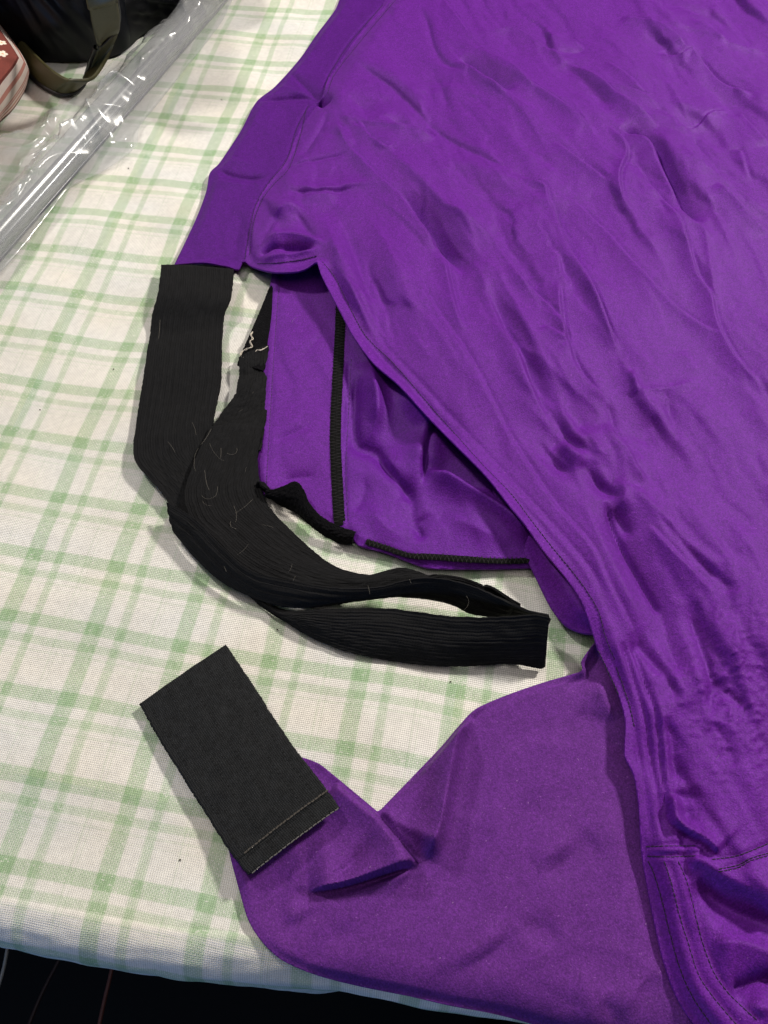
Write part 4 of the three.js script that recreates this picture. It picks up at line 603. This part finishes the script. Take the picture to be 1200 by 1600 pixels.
// ------------------------------------------------------------------ top left: bag, pouch, clear plastic roll
{
  // an upright soft body on a base line seen in the picture; fold(a, t) pushes the wall in or out
  const lump = (front, backDepth, height, bulge, seed, n = 120, rows = 40) => {
    const c = resample(curve(front, false, 4), n).map((p) => P(p[0], p[1], 0)), pos = [], uv = [], idx = [];
    const cen = c.reduce((a, p) => a.add(p), new THREE.Vector3()).multiplyScalar(1 / n); cen.z -= backDepth * 0.5;
    const ring = [...c]; const e = c[n - 1], s = c[0];
    for (let i = 1; i < 40; i++) { const t = i / 40, b = Math.sin(t * Math.PI); ring.push(new THREE.Vector3(e.x + (s.x - e.x) * t, 0, e.z + (s.z - e.z) * t - backDepth * b)); }
    const M = ring.length;
    for (let j = 0; j <= rows; j++) for (let i = 0; i <= M; i++) {
      const p = ring[i % M], t = j / rows, k = 1 + bulge * Math.sin(Math.min(1, t * 1.15) * Math.PI) * 0.5 - 0.92 * sst(0.72, 1, t), d = new THREE.Vector3(p.x - cen.x, 0, p.z - cen.z).multiplyScalar(k);
      const w = (0.005 * n3(p.x * 40, t * 5, seed) + 0.004 * n3(p.x * 90 + t * 9, p.z * 60, seed + 3) + 0.003 * ridged(p.x + t * 0.05, p.z + t * 0.09, 45, seed)) * Math.min(1, t * 6);
      d.setLength(Math.max(0.001, d.length() + w)); pos.push(cen.x + d.x, height * (0.9 * t + 0.1 * Math.sin(t * Math.PI / 2)) + 0.0005, cen.z + d.z); uv.push(i / M, t);
    }
    for (let j = 0; j < rows; j++) for (let i = 0; i < M; i++) { const a = j * (M + 1) + i, b = a + 1, c2 = a + M + 1, d = c2 + 1; idx.push(a, b, c2, b, d, c2); }
    const g = new THREE.BufferGeometry(); g.setAttribute('position', new THREE.Float32BufferAttribute(pos, 3)); g.setAttribute('uv', new THREE.Float32BufferAttribute(uv, 2)); g.setIndex(idx); g.computeVertexNormals(); return g;
  };
  const bag = group('handbag', 'black handbag with an olive strap standing at the far left of the table', 'bag');
  const mBag = new THREE.MeshPhysicalMaterial({ color: new THREE.Color().setRGB(0.003, 0.0035, 0.006), roughness: 0.42, specularIntensity: 0.5, side: THREE.DoubleSide });
  mesh('body', lump([[-140, 40, 0], [-40, 72, 0], [30, 90, 0], [80, 97, 0], [130, 97, 0], [180, 88, 0], [206, 70, 0], [214, 30, 0]], 0.14, 0.2, 0.12, 3), mBag, bag);
  mesh('flap', lump([[186, 84, 0], [205, 72, 0], [222, 56, 0], [256, 40, 0], [300, 29, 0], [335, 20, 0], [351, 8, 0], [353, -12, 0]], 0.1, 0.075, 0.25, 7), new THREE.MeshPhysicalMaterial({ color: new THREE.Color().setRGB(0.006, 0.006, 0.007), roughness: 0.33, specularIntensity: 0.7, side: THREE.DoubleSide }), bag);
  const lt = tex(256, 256, (x, y, o) => { const s = 0.85 + 0.3 * NA(x * 0.6, y * 0.6); o[0] = 74 * s; o[1] = 70 * s; o[2] = 42 * s; }, true); lt.repeat.set(30, 30);
  const mOlive = new THREE.MeshPhysicalMaterial({ map: lt, roughness: 0.42, side: THREE.DoubleSide });
  const mPipe = new THREE.MeshPhysicalMaterial({ color: new THREE.Color().setRGB(0.006, 0.006, 0.008), roughness: 0.4 });
  const a1 = [[118, -60, 95], [136, -5, 80], [143, 35, 62], [149, 60, 50], [153, 74, 40]], b1 = [[172, -60, 95], [183, -5, 80], [187, 25, 64], [185, 40, 52], [182, 48, 42]];
  const a2 = [[150, 74, 40], [143, 92, 26], [136, 115, 9], [129, 134, 2], [112, 146, 1], [90, 147, 1], [60, 130, 1], [25, 92, 1], [0, 58, 1], [-40, -5, 1]], b2 = [[182, 48, 42], [176, 75, 31], [164, 101, 22], [147, 124, 17], [128, 128, 17], [105, 125, 18], [75, 106, 18], [35, 66, 18], [0, 26, 18], [-40, -40, 18]];
  const strap = mesh('strap', ribbon(a1, b1, { n: 16, thick: 2.4, prof: (s) => 1.6 * Math.sin(s * Math.PI) }), mOlive, bag);
  const strap2 = mesh('strap', ribbon(a2, b2, { n: 16, thick: 2.4, prof: (s) => 0.8 * Math.sin(s * Math.PI) }), mOlive, bag);
  const edgeTube = (e, r, par) => mesh('piping', tube(curve(e, false, 10).map((p) => P(p[0], p[1], p[2])), r, 80, 8), mPipe, par);
  edgeTube(a2, 2.0, strap2); edgeTube(b1, 0.9, strap); edgeTube([[153, 74, 41.5], [160, 70, 42], [172, 58, 43], [184, 46, 43]], 0.9, strap);

  // red pouch at the left edge
  const pouch = group('fabric_pouch', 'red floral fabric pouch with pink and white stripes at the left edge', 'pouch');
  const br = [[45, 122, 2], [38, 144, 1], [20, 172, 1], [0, 191, 1], [-70, 290, 1], [-190, 220, 1], [-110, 40, 1], [-30, 30, 1], [20, 72, 1], [40, 105, 2]], tr = [[27, 88, 38], [22, 98, 40], [13, 110, 41], [0, 126, 41], [-70, 225, 41], [-190, 150, 41], [-110, -40, 41], [-40, -10, 41], [2, 52, 41], [18, 74, 40]];
  const nn = 120, cb = resample(curve([...br, br[0]], false, 4), nn), ct = resample(curve([...tr, tr[0]], false, 4), nn);
  const side = [], su = [], si = [], capP = [], capU = [], capI = [], rows = 14;
  for (let j = 0; j <= rows; j++) for (let i = 0; i < nn; i++) { const t = j / rows, a = P(...cb[i]), b = P(...ct[i]), p = a.lerp(b, t); const o = new THREE.Vector3(p.x - P(-80, 130, 20).x, 0, p.z - P(-80, 130, 20).z).normalize(); p.addScaledVector(o, 0.0035 * Math.sin(t * Math.PI)); side.push(p.x, p.y, p.z); su.push(i / nn * 6, t); }
  for (let j = 0; j < rows; j++) for (let i = 0; i < nn - 1; i++) { const a = j * nn + i, b = a + 1, c = a + nn, d = c + 1; si.push(a, c, b, b, c, d); }
  const stripe = tex(8, 256, (x, y, o) => { const t = y / 256, red = (t > 0.93) || (t < 0.06), pink = (t > 0.62 && t < 0.74) || (t > 0.36 && t < 0.41) || (t > 0.28 && t < 0.33) || (t > 0.14 && t < 0.2); const k = red ? [112, 46, 38] : pink ? [184, 122, 110] : [214, 198, 190]; o[0] = k[0]; o[1] = k[1]; o[2] = k[2]; }, true); stripe.wrapT = THREE.ClampToEdgeWrapping;
  const gs = new THREE.BufferGeometry(); gs.setAttribute('position', new THREE.Float32BufferAttribute(side, 3)); gs.setAttribute('uv', new THREE.Float32BufferAttribute(su, 2)); gs.setIndex(si); gs.computeVertexNormals();
  tag(mesh('striped_band', gs, new THREE.MeshStandardMaterial({ map: stripe, roughness: 0.85, side: THREE.DoubleSide, bumpMap: weaveBump, bumpScale: 0.0002 }), pouch), 'pink and white striped side');
  const cc = P(-80, 100, 47), K = 24;
  for (let j = 0; j <= K; j++) for (let i = 0; i < nn; i++) { const t = j / K, b = P(...ct[i]), p = b.lerp(cc, t); p.y = P(...ct[i]).y + (1 - (1 - t) ** 2) * 0.007; capP.push(p.x, p.y, p.z); capU.push(p.x * 20, p.z * 20); }
  for (let j = 0; j < K; j++) for (let i = 0; i < nn - 1; i++) { const a = j * nn + i, b = a + 1, c = a + nn, d = c + 1; capI.push(a, c, b, b, c, d); }
  const f0 = P(3, 68, 41), f1 = P(4, 84, 41), f2 = P(-16, 74, 41), blooms = [[f0.x, f0.z], [f1.x, f1.z], [f2.x, f2.z], [P(-2, 95, 41).x, P(-2, 95, 41).z], [P(-30, 110, 41).x, P(-30, 110, 41).z]];
  const flo = tex(512, 512, (x, y, o) => {
    const px = -0.25 + x / 512 * 0.2, pz = -0.35 + y / 512 * 0.2; let w = 0, yl = 0;
    for (let b = 0; b < 3; b++) { const dx = px - blooms[b][0], dz = pz - blooms[b][1], r = Math.hypot(dx, dz), an = Math.atan2(dz, dx); if (r < 0.0036 * (0.62 + 0.38 * Math.abs(Math.cos(an * 2.5 + b)))) w = 1; if (r < 0.0007) yl = 1; }
    for (let b = 3; b < 5; b++) { const dx = px - blooms[b][0], dz = pz - blooms[b][1]; if (Math.hypot(dx * 1.8, dz + dx * 0.6) < 0.0028) yl = 0.6; }
    const s = 0.9 + 0.2 * NA(x * 0.8, y * 0.8); o[0] = (106 + w * 115 + yl * 50) * s; o[1] = (42 + w * 170 - w * yl * 60 + (1 - w) * yl * 50) * s; o[2] = (32 + w * 165 - w * yl * 80 + (1 - w) * yl * 20) * s;
  }, true); flo.wrapS = flo.wrapT = THREE.ClampToEdgeWrapping;
  const gc = new THREE.BufferGeometry(); gc.setAttribute('position', new THREE.Float32BufferAttribute(capP, 3)); for (let i = 0; i < capU.length; i += 2) { capU[i] = (capU[i] / 20 + 0.25) / 0.2; capU[i + 1] = (capU[i + 1] / 20 + 0.35) / 0.2; } gc.setAttribute('uv', new THREE.Float32BufferAttribute(capU, 2)); gc.setIndex(capI); gc.computeVertexNormals();
  tag(mesh('floral_top', gc, new THREE.MeshStandardMaterial({ map: flo, roughness: 0.85, side: THREE.DoubleSide }), pouch), 'dark red top with white blossoms');

  // clear plastic roll inside a crumpled clear film
  const roll = group('plastic_roll', 'clear plastic roll in a crumpled transparent film lying left of the garment', 'plastic packaging');
  const A = P(-60, 430, 11), B = P(350, -30, 11);
  const rod = (off, h, r, mat, name, sides = 24) => { const n = new THREE.Vector3().subVectors(B, A).normalize(), s = new THREE.Vector3(-n.z, 0, n.x); const a = A.clone().addScaledVector(s, off * MM), b = B.clone().addScaledVector(s, off * MM); a.y = b.y = h * MM; return mesh(name, tube([a, a.clone().lerp(b, 0.33), a.clone().lerp(b, 0.66), b], r, 40, sides), mat, roll); };
  const mDark = new THREE.MeshPhysicalMaterial({ color: new THREE.Color().setRGB(0.1, 0.1, 0.125), roughness: 0.3 }), mGrey = new THREE.MeshPhysicalMaterial({ color: new THREE.Color().setRGB(0.78, 0.78, 0.8), roughness: 0.15, transmission: 0.8, thickness: 0 });
  const mFilm = new THREE.MeshPhysicalMaterial({ color: new THREE.Color(0.86, 0.87, 0.88), roughness: 0.2, transmission: 0.84, specularIntensity: 1, thickness: 0, ior: 1.45, side: THREE.DoubleSide });
  rod(-9, 5, 2.6, mDark, 'rolled_edge'); rod(0, 6, 5.2, mGrey, 'core'); rod(8, 4, 1.4, mDark, 'rolled_edge'); rod(1, 10.6, 0.5, mDark, 'rolled_edge'); rod(4.5, 8.5, 0.7, mDark, 'rolled_edge'); rod(-4, 9.5, 0.9, mDark, 'rolled_edge');
  rod(0, 11.5, 11, mFilm, 'clear_tube', 40);
  const film = new Sheet([[375, -30, 1, 1], [350, 28, 1], [318, 72, 1], [286, 112, 1], [250, 158, 1], [218, 198, 2], [214, 225, 3], [200, 240, 2], [160, 268, 1], [110, 292, 1], [75, 335, 1], [40, 380, 1], [0, 425, 1], [-50, 470, 1, 1], [-80, 300, 1, 1], [0, 215, 1], [30, 205, 3], [62, 190, 4], [75, 172, 5], [110, 156, 5], [140, 128, 7], [170, 102, 9], [195, 80, 10], [228, 55, 10], [262, 36, 10], [310, 5, 9], [330, -30, 8, 1]],
    { res: 1.3, level: 14, blend: 9, thick: 0.1, base: (x, z) => 6 });
  const n = new THREE.Vector3().subVectors(B, A).normalize(), sd = new THREE.Vector3(-n.z, 0, n.x);
  film.add((x, z) => { const d = Math.abs((x - A.x) * sd.x + (z - A.z) * sd.z) * 1000; return 19 * Math.exp(-((d / 18) ** 2.4)); })
    .add((x, z) => 3.4 * n3(x * 38, z * 38, 3) + 3.2 * (ridged(x, z, 36, 8) - 0.4) + 0.5 * (ridged(x, z, 70, 2) - 0.4))
    .fold(5, 3, 3, [135, 165, 150, 190, 165, 222], 0.3, 16).fold(-4, 3, 4, [120, 190, 140, 215, 150, 245], 0.3, 16).fold(4, 3, 4, [150, 150, 185, 135, 200, 142], 0.3, 18).fold(4, 3, 3, [215, 125, 230, 105, 255, 80], 0.3, 18).fold(-4, 3, 3, [60, 190, 95, 220, 110, 250], 0.3, 10).fold(4, 3, 3, [85, 170, 100, 200, 105, 235], 0.3, 10).fold(5, 4, 3, [190, 225, 200, 190, 215, 170], 0.3, 14).finish();
  tag(mesh('film', film.build()[0], mFilm, roll), 'crumpled transparent film');
}
scene.updateMatrixWorld(true);
renderer.render(scene, camera);
